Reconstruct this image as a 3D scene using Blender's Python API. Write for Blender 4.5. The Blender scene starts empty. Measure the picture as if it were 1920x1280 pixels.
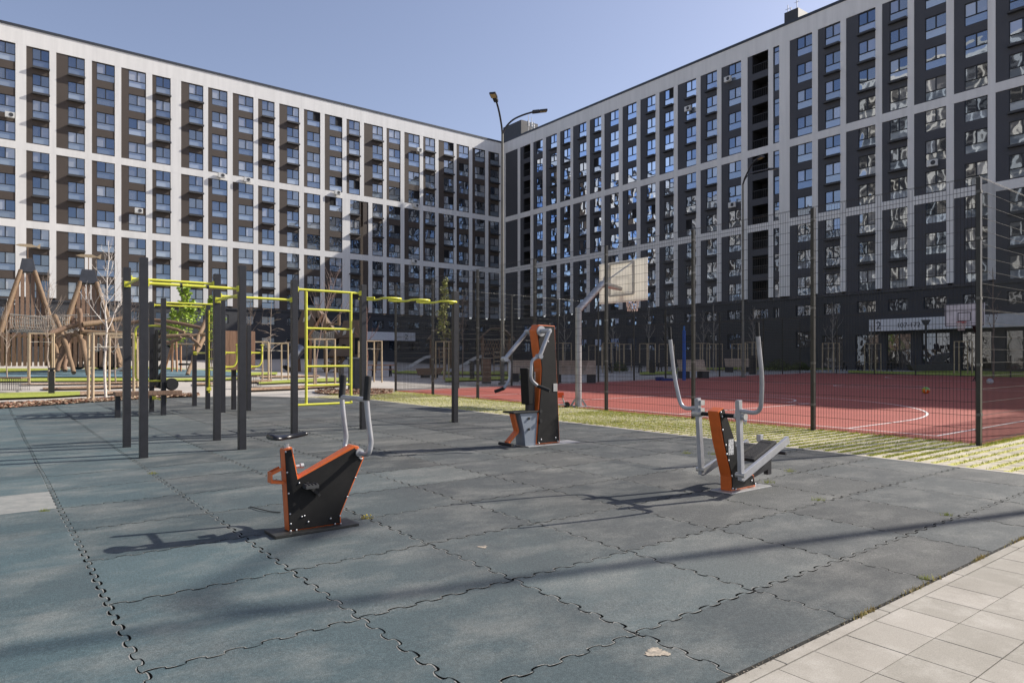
import bpy, bmesh, math, random
from mathutils import Vector, Matrix
random.seed(7)
R=math.radians
S=bpy.context.scene; COL=S.collection
# ------------------------------------------------------------------ camera, sky, sun
F=1290.; H=1.36; HY=676.; TH=R(37.6)
cam=bpy.data.cameras.new('camera'); co=bpy.data.objects.new('camera',cam); COL.objects.link(co)
co.location=(0,0,H); co.rotation_euler=(R(90),0,0)
cam.sensor_width=36; cam.lens=F/1920*36; cam.shift_y=(HY-640)/1920; cam.clip_start=.05; cam.clip_end=3000
S.camera=co
SUN_EL=35.3; SUN_AZ=68.1      # azimuth from +Y towards +X
w=bpy.data.worlds.new('World'); S.world=w; w.use_nodes=True
nt=w.node_tree; bg=nt.nodes['Background']
sky=nt.nodes.new('ShaderNodeTexSky'); sky.sky_type='NISHITA'; sky.sun_disc=False
sky.sun_elevation=R(SUN_EL); sky.sun_rotation=R(SUN_AZ); sky.altitude=100; sky.air_density=1.0; sky.dust_density=1.6; sky.ozone_density=1.2
hs=nt.nodes.new('ShaderNodeHueSaturation'); hs.inputs['Saturation'].default_value=.80
tn=nt.nodes.new('ShaderNodeMix'); tn.data_type='RGBA'; tn.blend_type='MULTIPLY'; tn.inputs[0].default_value=1; tn.inputs[7].default_value=(1.05,1.02,1.12,1)
nt.links.new(sky.outputs[0],hs.inputs['Color']); nt.links.new(hs.outputs[0],tn.inputs[6]); nt.links.new(tn.outputs[2],bg.inputs[0]); bg.inputs[1].default_value=.104
sl=bpy.data.lights.new('sun','SUN'); sl.energy=4.9; sl.angle=R(.53); sl.color=(1,.94,.85)
so=bpy.data.objects.new('sun',sl); COL.objects.link(so)
sd=Vector((math.sin(R(SUN_AZ))*math.cos(R(SUN_EL)),math.cos(R(SUN_AZ))*math.cos(R(SUN_EL)),math.sin(R(SUN_EL))))
so.rotation_euler=sd.to_track_quat('Z','Y').to_euler(); so.location=(20,10,30)
S.view_settings.view_transform='Standard'; S.view_settings.look='None'; S.view_settings.gamma=1; S.view_settings.exposure=.48
S.render.engine='CYCLES'
# ------------------------------------------------------------------ frames of reference
U=(math.cos(TH),math.sin(TH)); V=(-math.sin(TH),math.cos(TH))   # the courtyard's own grid
def sm(t): t=max(0,min(1,t)); return t*t*(3-2*t)
def gz(X,Y):                                   # the ground rises gently away from the camera, more on the left
    return .00775*Y + .0145*max(0,min(Y,95)-28)*sm((-X-8)/20)
def uv2(u,v): return (u*U[0]+v*V[0], u*U[1]+v*V[1])
def guv(u,v,dz=0):
    X,Y=uv2(u,v); return Vector((X,Y,gz(X,Y)+dz))
def gp(px,py):                                 # ground point seen at a photo pixel
    k=(px-960)/F; Y=30.
    for _ in range(60):
        z=gz(k*Y,Y); Y=.5*Y+.5*max(2,min(140,F*(H-z)/max(py-HY,.5)))
    return Vector((k*Y,Y,gz(k*Y,Y)))
def atY(px,py,Y): return Vector(((px-960)/F*Y,Y,H-(py-HY)*Y/F))
def gx(px,Y): X=(px-960)/F*Y; return Vector((X,Y,gz(X,Y)))
def onV(px,py,v0):                             # (u,z) on the upright plane v=v0
    k=(px-960)/F; Y=v0/(math.cos(TH)-k*math.sin(TH)); X=k*Y
    return (X*U[0]+Y*U[1], H-(py-HY)*Y/F)
# ------------------------------------------------------------------ materials
MAT={}
def ramp(nt,fac,cols,pos):
    r=nt.nodes.new('ShaderNodeValToRGB'); e=r.color_ramp.elements
    while len(e)<len(cols): e.new(.5)
    for i,(c,p) in enumerate(zip(cols,pos)): e[i].position=p; e[i].color=(*c,1)
    nt.links.new(fac,r.inputs[0]); return r.outputs[0]
def mixc(nt,fac,a,b,mode='MIX'):
    m=nt.nodes.new('ShaderNodeMix'); m.data_type='RGBA'; m.blend_type=mode
    for s,v in ((m.inputs[0],fac),(m.inputs[6],a),(m.inputs[7],b)):
        if hasattr(v,'links'): nt.links.new(v,s)
        elif isinstance(v,(int,float)): s.default_value=v
        else: s.default_value=(*v,1)
    return m.outputs[2]
def math_(nt,op,a,b=None,c=None):
    m=nt.nodes.new('ShaderNodeMath'); m.operation=op
    for i,v in enumerate((a,b,c)):
        if v is None: continue
        if hasattr(v,'links'): nt.links.new(v,m.inputs[i])
        else: m.inputs[i].default_value=v
    return m.outputs[0]
def noise(nt,vec,scale,detail=4,rough=.55):
    n=nt.nodes.new('ShaderNodeTexNoise'); n.inputs['Scale'].default_value=scale; n.inputs['Detail'].default_value=detail; n.inputs['Roughness'].default_value=rough
    if vec is not None: nt.links.new(vec,n.inputs['Vector'])
    return n.outputs[0]
def base(name):
    m=bpy.data.materials.new(name); m.use_nodes=True; t=m.node_tree
    return m,t,t.nodes['Principled BSDF']
def pos(t): return t.nodes.new('ShaderNodeNewGeometry').outputs['Position']
def objc(t): return t.nodes.new('ShaderNodeTexCoord').outputs['Object']
def bump(t,p,h,strength,dist):
    b=t.nodes.new('ShaderNodeBump'); b.inputs['Strength'].default_value=strength; b.inputs['Distance'].default_value=dist
    t.links.new(h,b.inputs['Height']); t.links.new(b.outputs[0],p.inputs['Normal'])
def mat(name,col,rough=.6,metal=0,var=.15,scale=3,bmp=0,bscale=60,stretch=None,dirt=None):
    if name in MAT: return MAT[name]
    m,t,p=base(name); v=pos(t)
    if stretch:
        mp=t.nodes.new('ShaderNodeMapping'); mp.inputs['Scale'].default_value=stretch; t.links.new(v,mp.inputs[0]); v=mp.outputs[0]
    n=noise(t,v,scale)
    lo=tuple(c*(1-var) for c in col); hi=tuple(min(1,c*(1+var)) for c in col)
    c=ramp(t,n,[lo,hi],[.3,.7])
    if dirt:
        n2=noise(t,pos(t),1.3,6,.65); c=mixc(t,ramp(t,n2,[(0,0,0),(1,1,1)],[.48,.75]),c,dirt)
    t.links.new(c,p.inputs['Base Color']); p.inputs['Roughness'].default_value=rough; p.inputs['Metallic'].default_value=metal
    if bmp: bump(t,p,noise(t,v,bscale,5,.6),bmp,.01)
    MAT[name]=m; return m
def uvpos(t):                                  # position turned into the courtyard grid
    mp=t.nodes.new('ShaderNodeMapping'); mp.vector_type='POINT'; mp.inputs['Rotation'].default_value=(0,0,-TH)
    t.links.new(pos(t),mp.inputs[0]); return mp.outputs[0]
black_steel=mat('charcoal powder coated steel',(.028,.028,.032),.42,.2,.15,9,.06,300)
black_panel=mat('black plastic panel',(.007,.0068,.0065),.62,0,.3,14,.05,200,None,(.02,.018,.016)); black_panel.node_tree.nodes['Principled BSDF'].inputs['Specular IOR Level'].default_value=.28
wire_m=mat('coated fence wire',(.045,.045,.042),.28,.6,.1,5)
fence_steel=mat('dark bronze fence steel',(.028,.029,.027),.36,.3,.15,5)
orange=mat('orange painted steel',(.62,.125,.018),.4,0,.12,7,.03,200)
yellow=mat('lime yellow painted steel',(.68,.66,.07),.35,0,.08,5)
silver=mat('silver grey painted tube',(.42,.425,.44),.36,.35,.14,9,.05,60,None,(.25,.25,.25))
galv=mat('galvanised steel',(.46,.46,.45),.42,.55,.14,6)
steel=mat('stainless bolt steel',(.5,.5,.51),.35,1,.05)
rubberg=mat('black rubber grip',(.013,.013,.013),.75,0,.3,50,.4,500)
wood=mat('weathered brown timber',(.20,.122,.078),.75,0,.32,5,.35,30,(7,7,.7))
woodlog=mat('peeled log timber',(.215,.14,.082),.75,0,.3,4,.3,25,(5,5,.8))
stake=mat('pale stake timber',(.44,.34,.22),.75,0,.22,6,.3,30,(6,6,.8))
slatw=mat('pale bench timber',(.47,.36,.27),.65,0,.2,5,.2,30)
plank=mat('brown panel timber',(.27,.15,.095),.65,0,.25,5,.2,30,(8,8,.6))
rope=mat('pale rope',(.50,.46,.40),.9,0,.15,20)
white_render=mat('white facade render',(.73,.72,.70),.8,0,.06,1.2,.1,40,(1.6,1.6,.12))
brown_render=mat('dark brown facade panel',(.066,.050,.040),.7,0,.06,.5)
grey_render=mat('graphite grey facade panel',(.062,.064,.074),.7,0,.06,.5)
base_render=mat('anthracite plinth render',(.050,.051,.056),.75,0,.12,.6,.15,30)
frame_m=mat('anthracite window frame',(.018,.021,.026),.45)
slab_m=mat('dark metal balcony slab',(.045,.046,.05),.55)
cap_m=mat('dark roof edge metal',(.05,.055,.065),.45,.3)
acm=mat('white air conditioner casing',(.62,.62,.60),.5,0,.1)
dark_void=mat('dark interior',(.012,.012,.014),.9)
concrete=mat('pale concrete slab paving',(.46,.42,.37),.85,0,.1,.7,.15,50)
bark=mat('grey brown bark',(.20,.15,.12),.85,0,.3,18)
birch=mat('pale birch bark',(.62,.56,.50),.8,0,.3,22)
leafm=mat('fresh spring leaf',(.30,.42,.05),.6,0,.3,9)
def glass_mat(name,fmin,dark,curtain,wave,tint=(.82,.88,1.0),wscale=1.1):
    m,t,p=base(name); t.nodes.remove(p); out=t.nodes['Material Output']
    g=t.nodes.new('ShaderNodeBsdfGlossy'); g.inputs['Roughness'].default_value=.015; g.inputs['Color'].default_value=(*tint,1)
    d=t.nodes.new('ShaderNodeBsdfDiffuse')
    at=t.nodes.new('ShaderNodeAttribute'); at.attribute_name='rnd'
    oi=t.nodes.new('ShaderNodeObjectInfo')
    r=math_(t,'FRACT',math_(t,'ADD',at.outputs['Fac'],oi.outputs['Random']))
    c=ramp(t,r,[dark,tuple(x*.18 for x in curtain),dark,curtain,tuple(x*.45 for x in curtain),dark],[0,.2,.42,.6,.8,.95])
    t.links.new(c,d.inputs[0])
    r2=math_(t,'FRACT',math_(t,'MULTIPLY',r,7.3)); t.links.new(ramp(t,r2,[(tint[0]*.62,tint[1]*.72,tint[2]*.88),tint],[.2,.8]),g.inputs['Color'])
    b=t.nodes.new('ShaderNodeBump'); b.inputs['Strength'].default_value=1; b.inputs['Distance'].default_value=wave
    t.links.new(noise(t,pos(t),wscale,1,.4),b.inputs['Height']); t.links.new(b.outputs[0],g.inputs['Normal'])
    lw=t.nodes.new('ShaderNodeFresnel'); lw.inputs['IOR'].default_value=1.5
    f=math_(t,'ADD',math_(t,'MULTIPLY',lw.outputs[0],1-fmin),fmin)
    mx=t.nodes.new('ShaderNodeMixShader'); t.links.new(f,mx.inputs[0]); t.links.new(d.outputs[0],mx.inputs[1]); t.links.new(g.outputs[0],mx.inputs[2])
    t.links.new(mx.outputs[0],out.inputs[0]); MAT[name]=m; return m
pane_m=glass_mat('window glass',.27,(.012,.014,.016),(.42,.42,.42),.014,(.84,.90,.97),.75)
shop_m=glass_mat('shop glass',.16,(.012,.014,.016),(.09,.08,.07),.012)
rail_m=glass_mat('frosted balcony glass',.28,(.24,.28,.31),(.42,.46,.5),.014,(.84,.9,.97),.75)
# ------------------------------------------------------------------ mesh builder
class MB:
    def __init__(s): s.v=[]; s.f=[]; s.m=[]; s.sm=[]; s.at=[]; s.cur=0; s.rnd=0.
    def add(s,vs,fs,smooth=False):
        b=len(s.v); s.v+=[tuple(x) for x in vs]
        for f in fs: s.f.append([b+i for i in f]); s.m.append(s.cur); s.sm.append(smooth); s.at.append(s.rnd)
    def box(s,x0,x1,y0,y1,z0,z1):
        vs=[(x,y,z) for z in (z0,z1) for y in (y0,y1) for x in (x0,x1)]
        s.add(vs,[(0,2,3,1),(4,5,7,6),(0,1,5,4),(2,6,7,3),(0,4,6,2),(1,3,7,5)])
    def quad(s,a,b,c,d): s.add([a,b,c,d],[(0,1,2,3)])
    def beam(s,p,q,wd,ht=None,up=(0,0,1)):     # rectangular bar from p to q
        p=Vector(p);q=Vector(q);ht=ht or wd
        d=(q-p).normalized(); u=Vector(up)
        if abs(d.dot(u))>.98: u=Vector((0,1,0))
        a=d.cross(u).normalized()*wd/2; b=a.normalized().cross(d).normalized()*ht/2
        vs=[]
        for c in (p,q): vs+=[c-a-b,c+a-b,c+a+b,c-a+b]
        s.add(vs,[(3,2,1,0),(4,5,6,7),(0,1,5,4),(1,2,6,5),(2,3,7,6),(3,0,4,7)])
    def tube(s,pts,r,n=8,caps=True):
        pts=[Vector(p) for p in pts]; L=len(pts)
        rs=r if isinstance(r,(list,tuple)) else [r]*L
        vs=[];prev=None
        for i,p in enumerate(pts):
            d=(pts[min(i+1,L-1)]-pts[max(i-1,0)]).normalized()
            if prev is None:
                a=d.cross(Vector((0,0,1)) if abs(d.z)<.9 else Vector((1,0,0))).normalized()
            else:
                a=(prev-d*prev.dot(d)); a=a.normalized() if a.length>1e-6 else prev
            prev=a; b=d.cross(a)
            for k in range(n):
                t=2*math.pi*k/n; vs.append(p+(a*math.cos(t)+b*math.sin(t))*rs[i])
        fs=[]
        for i in range(L-1):
            for k in range(n):
                j=(k+1)%n; fs.append((i*n+k,i*n+j,(i+1)*n+j,(i+1)*n+k))
        s.add(vs,fs,n>4)
        if caps:
            s.add(vs[:n],[tuple(range(n-1,-1,-1))]); s.add(vs[-n:],[tuple(range(n))])
    def prism(s,outline,y0,y1):                # outline in (x,z), extruded along y
        n=len(outline)
        vs=[(x,y0,z) for x,z in outline]+[(x,y1,z) for x,z in outline]
        s.add(vs,[tuple(range(n)),tuple(range(2*n-1,n-1,-1))]+[(i,i+n,(i+1)%n+n,(i+1)%n) for i in range(n)])
    def ball(s,c,r,n=12,m=8,sc=(1,1,1)):
        vs=[];fs=[]
        for i in range(m+1):
            ph=math.pi*i/m
            for k in range(n):
                t=2*math.pi*k/n; vs.append((c[0]+r*sc[0]*math.sin(ph)*math.cos(t),c[1]+r*sc[1]*math.sin(ph)*math.sin(t),c[2]+r*sc[2]*math.cos(ph)))
        for i in range(m):
            for k in range(n):
                j=(k+1)%n; fs.append((i*n+k,(i+1)*n+k,(i+1)*n+j,i*n+j))
        s.add(vs,fs,True)
    def build(s,name,mats,parent=None,bevel=0,loc=None):
        me=bpy.data.meshes.new(name); me.from_pydata(s.v,[],s.f)
        for mm in (mats if isinstance(mats,(list,tuple)) else [mats]): me.materials.append(mm)
        me.polygons.foreach_set('material_index',s.m); me.polygons.foreach_set('use_smooth',s.sm)
        a=me.attributes.new('rnd','FLOAT','FACE'); a.data.foreach_set('value',s.at)
        me.update()
        if bevel:
            bm=bmesh.new(); bm.from_mesh(me); bmesh.ops.remove_doubles(bm,verts=bm.verts,dist=1e-5)
            bmesh.ops.recalc_face_normals(bm,faces=bm.faces)
            eg=[e for e in bm.edges if len(e.link_faces)==2 and e.calc_face_angle(0)>.5]
            bmesh.ops.bevel(bm,geom=eg,offset=bevel,segments=2,affect='EDGES',profile=.6)
            bm.to_mesh(me); bm.free()
        o=bpy.data.objects.new(name,me); COL.objects.link(o)
        if parent is not None: o.parent=parent
        if loc is not None: o.location=loc
        return o
def tag(o,label,cat,group=None,kind=None):
    if label: o['label']=label
    if cat: o['category']=cat
    if group: o['group']=group
    if kind: o['kind']=kind
    return o
def thing(name,label,cat,loc=(0,0,0),rz=0,group=None):
    o=bpy.data.objects.new(name,None); COL.objects.link(o); o.location=loc; o.rotation_euler=(0,0,rz); o.empty_display_size=.2
    return tag(o,label,cat,group)
def kids(o): return [c for c in list(o.children)]
def copytree(o,parent=None):
    c=o.copy(); COL.objects.link(c)
    if parent is not None: c.parent=parent
    for k in kids(o): copytree(k,c)
    return c
def arc(pts,rad=.08,n=5):                      # round the corners of a bent pipe
    pts=[Vector(p) for p in pts]; out=[pts[0]]
    for i in range(1,len(pts)-1):
        a,b,c=pts[i-1],pts[i],pts[i+1]
        r=min(rad,(a-b).length*.45,(c-b).length*.45)
        p=b+(a-b).normalized()*r; q=b+(c-b).normalized()*r
        for k in range(n+1):
            t=k/n; out.append(p*(1-t)**2+b*2*t*(1-t)+q*t*t)
    return out+[pts[-1]]
# ------------------------------------------------------------------ ground sheets
def sheet(name,poly,dz,m,kind='structure',cell=None,label=None):   # poly: list of uv or XY quads subdivided
    b=MB()
    for (A,B,C,D) in poly:
        A,B,C,D=[Vector(q[:2]) for q in (A,B,C,D)]
        nu=max(1,int((B-A).length/(cell or 4))); nv=max(1,int((D-A).length/(cell or 4)))
        nu=min(nu,60); nv=min(nv,60)
        vs=[];fs=[]
        for j in range(nv+1):
            for i in range(nu+1):
                s,t=i/nu,j/nv
                p=(A*(1-s)+B*s)*(1-t)+(D*(1-s)+C*s)*t
                vs.append((p.x,p.y,gz(p.x,p.y)+dz))
        for j in range(nv):
            for i in range(nu):
                k=j*(nu+1)+i; fs.append((k,k+1,k+nu+2,k+nu+1))
        b.add(vs,fs)
    o=b.build(name,m); o['kind']=kind
    if label: o['label']=label
    return o
def uvq(u0,u1,v0,v1): return (uv2(u0,v0),uv2(u1,v0),uv2(u1,v1),uv2(u0,v1))
# courtyard paving everywhere
m,t,p=base('courtyard paving'); q=uvpos(t)
br=t.nodes.new('ShaderNodeTexBrick'); t.links.new(q,br.inputs[0]); br.offset=.5; br.inputs['Scale'].default_value=1.6; br.inputs['Mortar Size'].default_value=.008
br.inputs['Color1'].default_value=(.44,.40,.35,1); br.inputs['Color2'].default_value=(.50,.46,.41,1); br.inputs['Mortar'].default_value=(.26,.23,.2,1)
c=mixc(t,noise(t,q,.5),br.outputs[0],(.40,.37,.33)); t.links.new(c,p.inputs['Base Color']); p.inputs['Roughness'].default_value=.85
paving_far=m
sheet('ground',[((-60,-30),(90,-30),(90,0),(-60,0)),((-60,0),(90,0),(90,130),(-60,130))],-.05,paving_far,cell=2.5)
b=MB(); 
for (x0,x1,y0,y1) in ((-900,-60,-900,900),(90,900,-900,900),(-60,90,-900,-30),(-60,90,130,900)):
    b.quad((x0,y0,-.4),(x1,y0,-.4),(x1,y1,-.4),(x0,y1,-.4))
o=b.build('terrain',concrete); o['kind']='structure'
# rubber tiles
m,t,p=base('recycled rubber tile'); q=uvpos(t)
sx=t.nodes.new('ShaderNodeVectorMath'); sx.operation='SUBTRACT'; t.links.new(q,sx.inputs[0]); sx.inputs[1].default_value=(.55,.30,0)
fl=t.nodes.new('ShaderNodeVectorMath'); fl.operation='FLOOR'; t.links.new(sx.outputs[0],fl.inputs[0])
sep=t.nodes.new('ShaderNodeSeparateXYZ'); t.links.new(fl.outputs[0],sep.inputs[0])
cb=t.nodes.new('ShaderNodeCombineXYZ'); t.links.new(sep.outputs[0],cb.inputs[0]); t.links.new(sep.outputs[1],cb.inputs[1])
wn=t.nodes.new('ShaderNodeTexWhiteNoise'); wn.noise_dimensions='2D'; t.links.new(cb.outputs[0],wn.inputs['Vector'])
tile=ramp(t,wn.outputs[0],[(.044,.050,.052),(.080,.088,.088),(.056,.058,.057),(.122,.126,.119)],[0,.35,.7,1])
# the tiles on the left have kept more of their blue
sq=t.nodes.new('ShaderNodeSeparateXYZ'); t.links.new(q,sq.inputs[0])
bl=ramp(t,math_(t,'ADD',math_(t,'MULTIPLY',sq.outputs[0],-.16),math_(t,'ADD',.62,math_(t,'MULTIPLY',wn.outputs[0],.35))),[(0,0,0),(1,1,1)],[.15,.75])
tile=mixc(t,bl,tile,mixc(t,.72,tile,(.062,.110,.125)))
mp=t.nodes.new('ShaderNodeMapping'); mp.inputs['Rotation'].default_value=(0,0,.5); mp.inputs['Scale'].default_value=(.9,1.5,1); t.links.new(q,mp.inputs[0])
dust=ramp(t,noise(t,mp.outputs[0],1.5,8,.68),[(0,0,0),(1,1,1)],[.46,.74])
c=mixc(t,math_(t,'MULTIPLY',dust,.46),tile,(.27,.265,.24))
dk=ramp(t,noise(t,q,.9,5,.6),[(1,1,1),(0,0,0)],[.28,.5]); c=mixc(t,math_(t,'MULTIPLY',dk,.4),c,(.045,.05,.055))
gr=noise(t,q,260,2,.7); c=mixc(t,1.0,c,ramp(t,gr,[(.5,.5,.5),(1.0,1.0,1.0),(2.1,2.1,2.05)],[.30,.55,.75]),'MULTIPLY')
g2=noise(t,q,60,2,.7); c=mixc(t,1.0,c,ramp(t,g2,[(.85,.85,.85),(1.15,1.15,1.15)],[.35,.65]),'MULTIPLY')
t.links.new(c,p.inputs['Base Color']); p.inputs['Roughness'].default_value=.82; p.inputs['Specular IOR Level'].default_value=.4
hh=math_(t,'ADD',math_(t,'MULTIPLY',gr,.16),math_(t,'ADD',noise(t,q,3.2,4,.6),math_(t,'MULTIPLY',g2,.2)))
bump(t,p,hh,.55,.012); rubber=m
RU0,RU1,RV0,RV1=-30,9.42,1.75,24.2
# outline of rubber floor with its slanted far edge
def rub_top(u): return 24.2 if u<7 else 24.2-(u-7)*1.9
sheet('rubber_floor',[(uv2(-30,RV0),uv2(0,RV0),uv2(0,21.6),uv2(-30,20)),(uv2(0,RV0),uv2(4,RV0),uv2(4,24.1),uv2(0,21.6)),(uv2(4,RV0),uv2(7,RV0),uv2(7,24.0),uv2(4,24.1)),(uv2(7,RV0),uv2(9.42,RV0),uv2(9.42,19.4),uv2(7,24.0))],0,rubber,cell=1.5)
# interlocking seams: narrow open joints with a weathered pale lip painted as edge highlight
seam_d=mat('open tile joint',(.004,.004,.004),1); seam_d.node_tree.nodes['Principled BSDF'].inputs['Specular IOR Level'].default_value=0; seam_l=mat('weathered tile lip highlight',(.25,.25,.23),.95,0,.4,30)
def seam(b,p0,p1,seed,near):
    rn=random.Random(seed); d=(Vector(p1)-Vector(p0)); L=d.length; d/=L; n=Vector((-d.y,d.x)); per=1/6; N=int(L*(96 if near else 42))
    pts=[];wd=[]
    for i in range(N+1):
        s=i/N*L; ph=2*math.pi*s/per
        a=.0185+.002*math.sin(s*1.7+seed)
        c=s-.0155*math.sin(2*ph); o=a*math.sin(ph)+.004*math.sin(s*2.2+seed*2)
        pts.append(Vector(p0)+d*c+n*o)
        g=.0012+.0058*abs(math.sin(ph+.55+.3*math.sin(s*3+seed)))**2*(.35+.65*abs(math.sin(s*1.9+seed)))
        wd.append(g)
    for k in range(N):
        A,B=pts[k],pts[k+1]; t=(B-A); 
        if t.length<1e-7: continue
        t.normalize(); m=Vector((-t.y,t.x)); wa,wb=wd[k],wd[k+1]
        z=lambda P,h:(P.x,P.y,gz(P.x,P.y)+h)
        b.cur=0; b.quad(z(A-m*wa,.0016),z(B-m*wb,.0016),z(B+m*wb,.0016),z(A+m*wa,.0016))
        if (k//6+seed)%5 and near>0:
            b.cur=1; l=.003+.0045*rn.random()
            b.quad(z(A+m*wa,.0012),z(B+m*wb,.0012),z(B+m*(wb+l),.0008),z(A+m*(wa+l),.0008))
b=MB()
def inrub(u,v): return v>=RV0 and v<=rub_top(u)-.1 and u<=9.42 and PXof(u,v)
def PXof(u,v):
    X,Y=uv2(u,v); return Y>2.2 and -950<X/Y*F<1200
for i in range(-14,10):
    for j in range(1,24):
        u=.55+i; v=.30+j
        cu,cv=uv2(u,v); near=1 if cv<9 else 0
        if u<9.42 and PXof(u,v+.5) and v+1>RV0 and v+.9<rub_top(u): seam(b,uv2(u,max(v,RV0)),uv2(u,v+1),i*31+j,near)
        if u<9.4 and PXof(u+.5,v) and v>RV0 and v<rub_top(u): seam(b,uv2(u,v),uv2(min(u+1,9.42),v),i*17+j*5+3,near)
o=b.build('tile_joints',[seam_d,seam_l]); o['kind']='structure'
# dark open edge between the rubber and the kerb, steel-grey side of tile
b=MB(); b.add([guv(u,v,dz) for (u,v,dz) in ((-6,RV0,.0008),(12,RV0,.0008),(12,1.735,-.03),(-6,1.735,-.03))],[(0,1,2,3)])
o=b.build('rubber_edge',mat('dirty rubber tile edge',(.022,.021,.018),.95,0,.6,25)); o['kind']='structure'
# pale worn patches on the rubber
def blob(px,py,rx,ry,mat_,seed,name='worn_patch'):
    rn=random.Random(seed); c=gp(px,py); b=MB(); n=46; vs=[(c.x,c.y,c.z+.003)]
    for k in range(n):
        a=2*math.pi*k/n; r=.75+.35*rn.random()+.2*math.sin(3*a+seed)
        x=c.x+math.cos(a)*rx*r; y=c.y+math.sin(a)*ry*r; vs.append((x,y,gz(x,y)+.003))
    b.add(vs,[(0,k+1,(k+1)%n+1) for k in range(n)]); o=b.build(name,mat_); o['kind']='structure'
m,t,p=base('dried sand stain'); n=noise(t,pos(t),26,6,.75); t.links.new(ramp(t,n,[(.10,.10,.095),(.30,.26,.21),(.58,.49,.37)],[.3,.5,.68]),p.inputs['Base Color']); p.inputs['Roughness'].default_value=.95; sand=m
blob(1232,1223,.058,.045,sand,3); blob(905,1025,.035,.03,sand,5)
m,t,p=base('faded bleached rubber'); n=noise(t,pos(t),7,6,.7); t.links.new(ramp(t,n,[(.16,.17,.165),(.27,.27,.25)],[.3,.7]),p.inputs['Base Color']); p.inputs['Roughness'].default_value=.95
sheet('faded_tile',[uvq(-.43,.53,7.33,8.27)],.0012,m,cell=2)
# kerb and slab walk in the near right corner
m,t,p=base('pale square slab'); q=uvpos(t)
sx=t.nodes.new('ShaderNodeVectorMath'); sx.operation='SUBTRACT'; t.links.new(q,sx.inputs[0]); sx.inputs[1].default_value=(3.05,1.67,0)
sc=t.nodes.new('ShaderNodeVectorMath'); sc.operation='MULTIPLY'; t.links.new(sx.outputs[0],sc.inputs[0]); sc.inputs[1].default_value=(1/.3,1/.28,0)
fl=t.nodes.new('ShaderNodeVectorMath'); fl.operation='FLOOR'; t.links.new(sc.outputs[0],fl.inputs[0])
wn=t.nodes.new('ShaderNodeTexWhiteNoise'); wn.noise_dimensions='2D'; t.links.new(fl.outputs[0],wn.inputs['Vector'])
c=ramp(t,wn.outputs[0],[(.27,.25,.21),(.36,.33,.285)],[0,1])
st=ramp(t,noise(t,q,3.5,7,.7),[(0,0,0),(1,1,1)],[.5,.78]); c=mixc(t,math_(t,'MULTIPLY',st,.7),c,(.47,.44,.39))
st=ramp(t,noise(t,q,1.7,5,.7),[(1,1,1),(0,0,0)],[.3,.5]); c=mixc(t,math_(t,'MULTIPLY',st,.6),c,(.22,.20,.165))
c=mixc(t,1.,c,ramp(t,noise(t,q,190,2,.7),[(.86,.86,.86),(1.12,1.12,1.12)],[.35,.65]),'MULTIPLY')
t.links.new(c,p.inputs['Base Color']); p.inputs['Roughness'].default_value=.88; bump(t,p,noise(t,q,150,3,.7),.25,.004); slab=m
b=MB()
for i in range(-3,46):
    for j in range(0,8):
        rn=random.Random(i*77+j); off=0
        u0=3.05+.3*(i-8)+off; v1=1.67-.28*j; g=.0022; e=.004
        z=[guv(u0+g,v1-.28+g),guv(u0+.3-g,v1-.28+g),guv(u0+.3-g,v1-g),guv(u0+g,v1-g)]
        dz=-.006+rn.uniform(-.0012,.0012)
        if z[0].y<1.2 or z[2].y>14: continue
        b.add([(q.x,q.y,q.z+dz) for q in z]+[(q.x,q.y,q.z-.04) for q in z],[(0,1,2,3),(0,4,5,1),(1,5,6,2),(2,6,7,3),(3,7,4,0)])
o=b.build('slab_walk',slab,bevel=.0016); o['kind']='structure'
b=MB()
for i in range(-2,12):
    u0=2.82+(i-1)*1.0; z=[guv(u0+.003,1.672),guv(u0+.997,1.672),guv(u0+.997,1.733),guv(u0+.003,1.733)]
    b.add([(q.x,q.y,q.z-.003) for q in z]+[(q.x,q.y,q.z-.06) for q in z],[(0,1,2,3),(0,4,5,1),(1,5,6,2),(2,6,7,3),(3,7,4,0)])
o=b.build('kerb',slab,bevel=.003); o['kind']='structure'
# grit and dry weeds caught along the kerb
gb=MB(); rn=random.Random(9)
for k in range(2600):
    u=rn.uniform(-.5,10); 
    if rn.random()>.25+.75*abs(math.sin(u*1.7)*math.sin(u*4.1))**1.5: continue
    v=1.742+rn.gauss(0,.012); P=guv(u,v,-.004); s=rn.uniform(.0015,.006); a=rn.random()*6.28; gb.cur=rn.randrange(2)
    gb.add([P+Vector((math.cos(a+t)*s,math.sin(a+t)*s,.001+rn.random()*.004)) for t in (0,2.1,4.2)],[(0,1,2)])
o=gb.build('kerb_grit',[mat('pale grit',(.30,.26,.2),.9),mat('brown grit',(.12,.09,.06),.9)]); o['kind']='stuff'; o['label']='grit and crumbs lying along the kerb edge'
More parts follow.
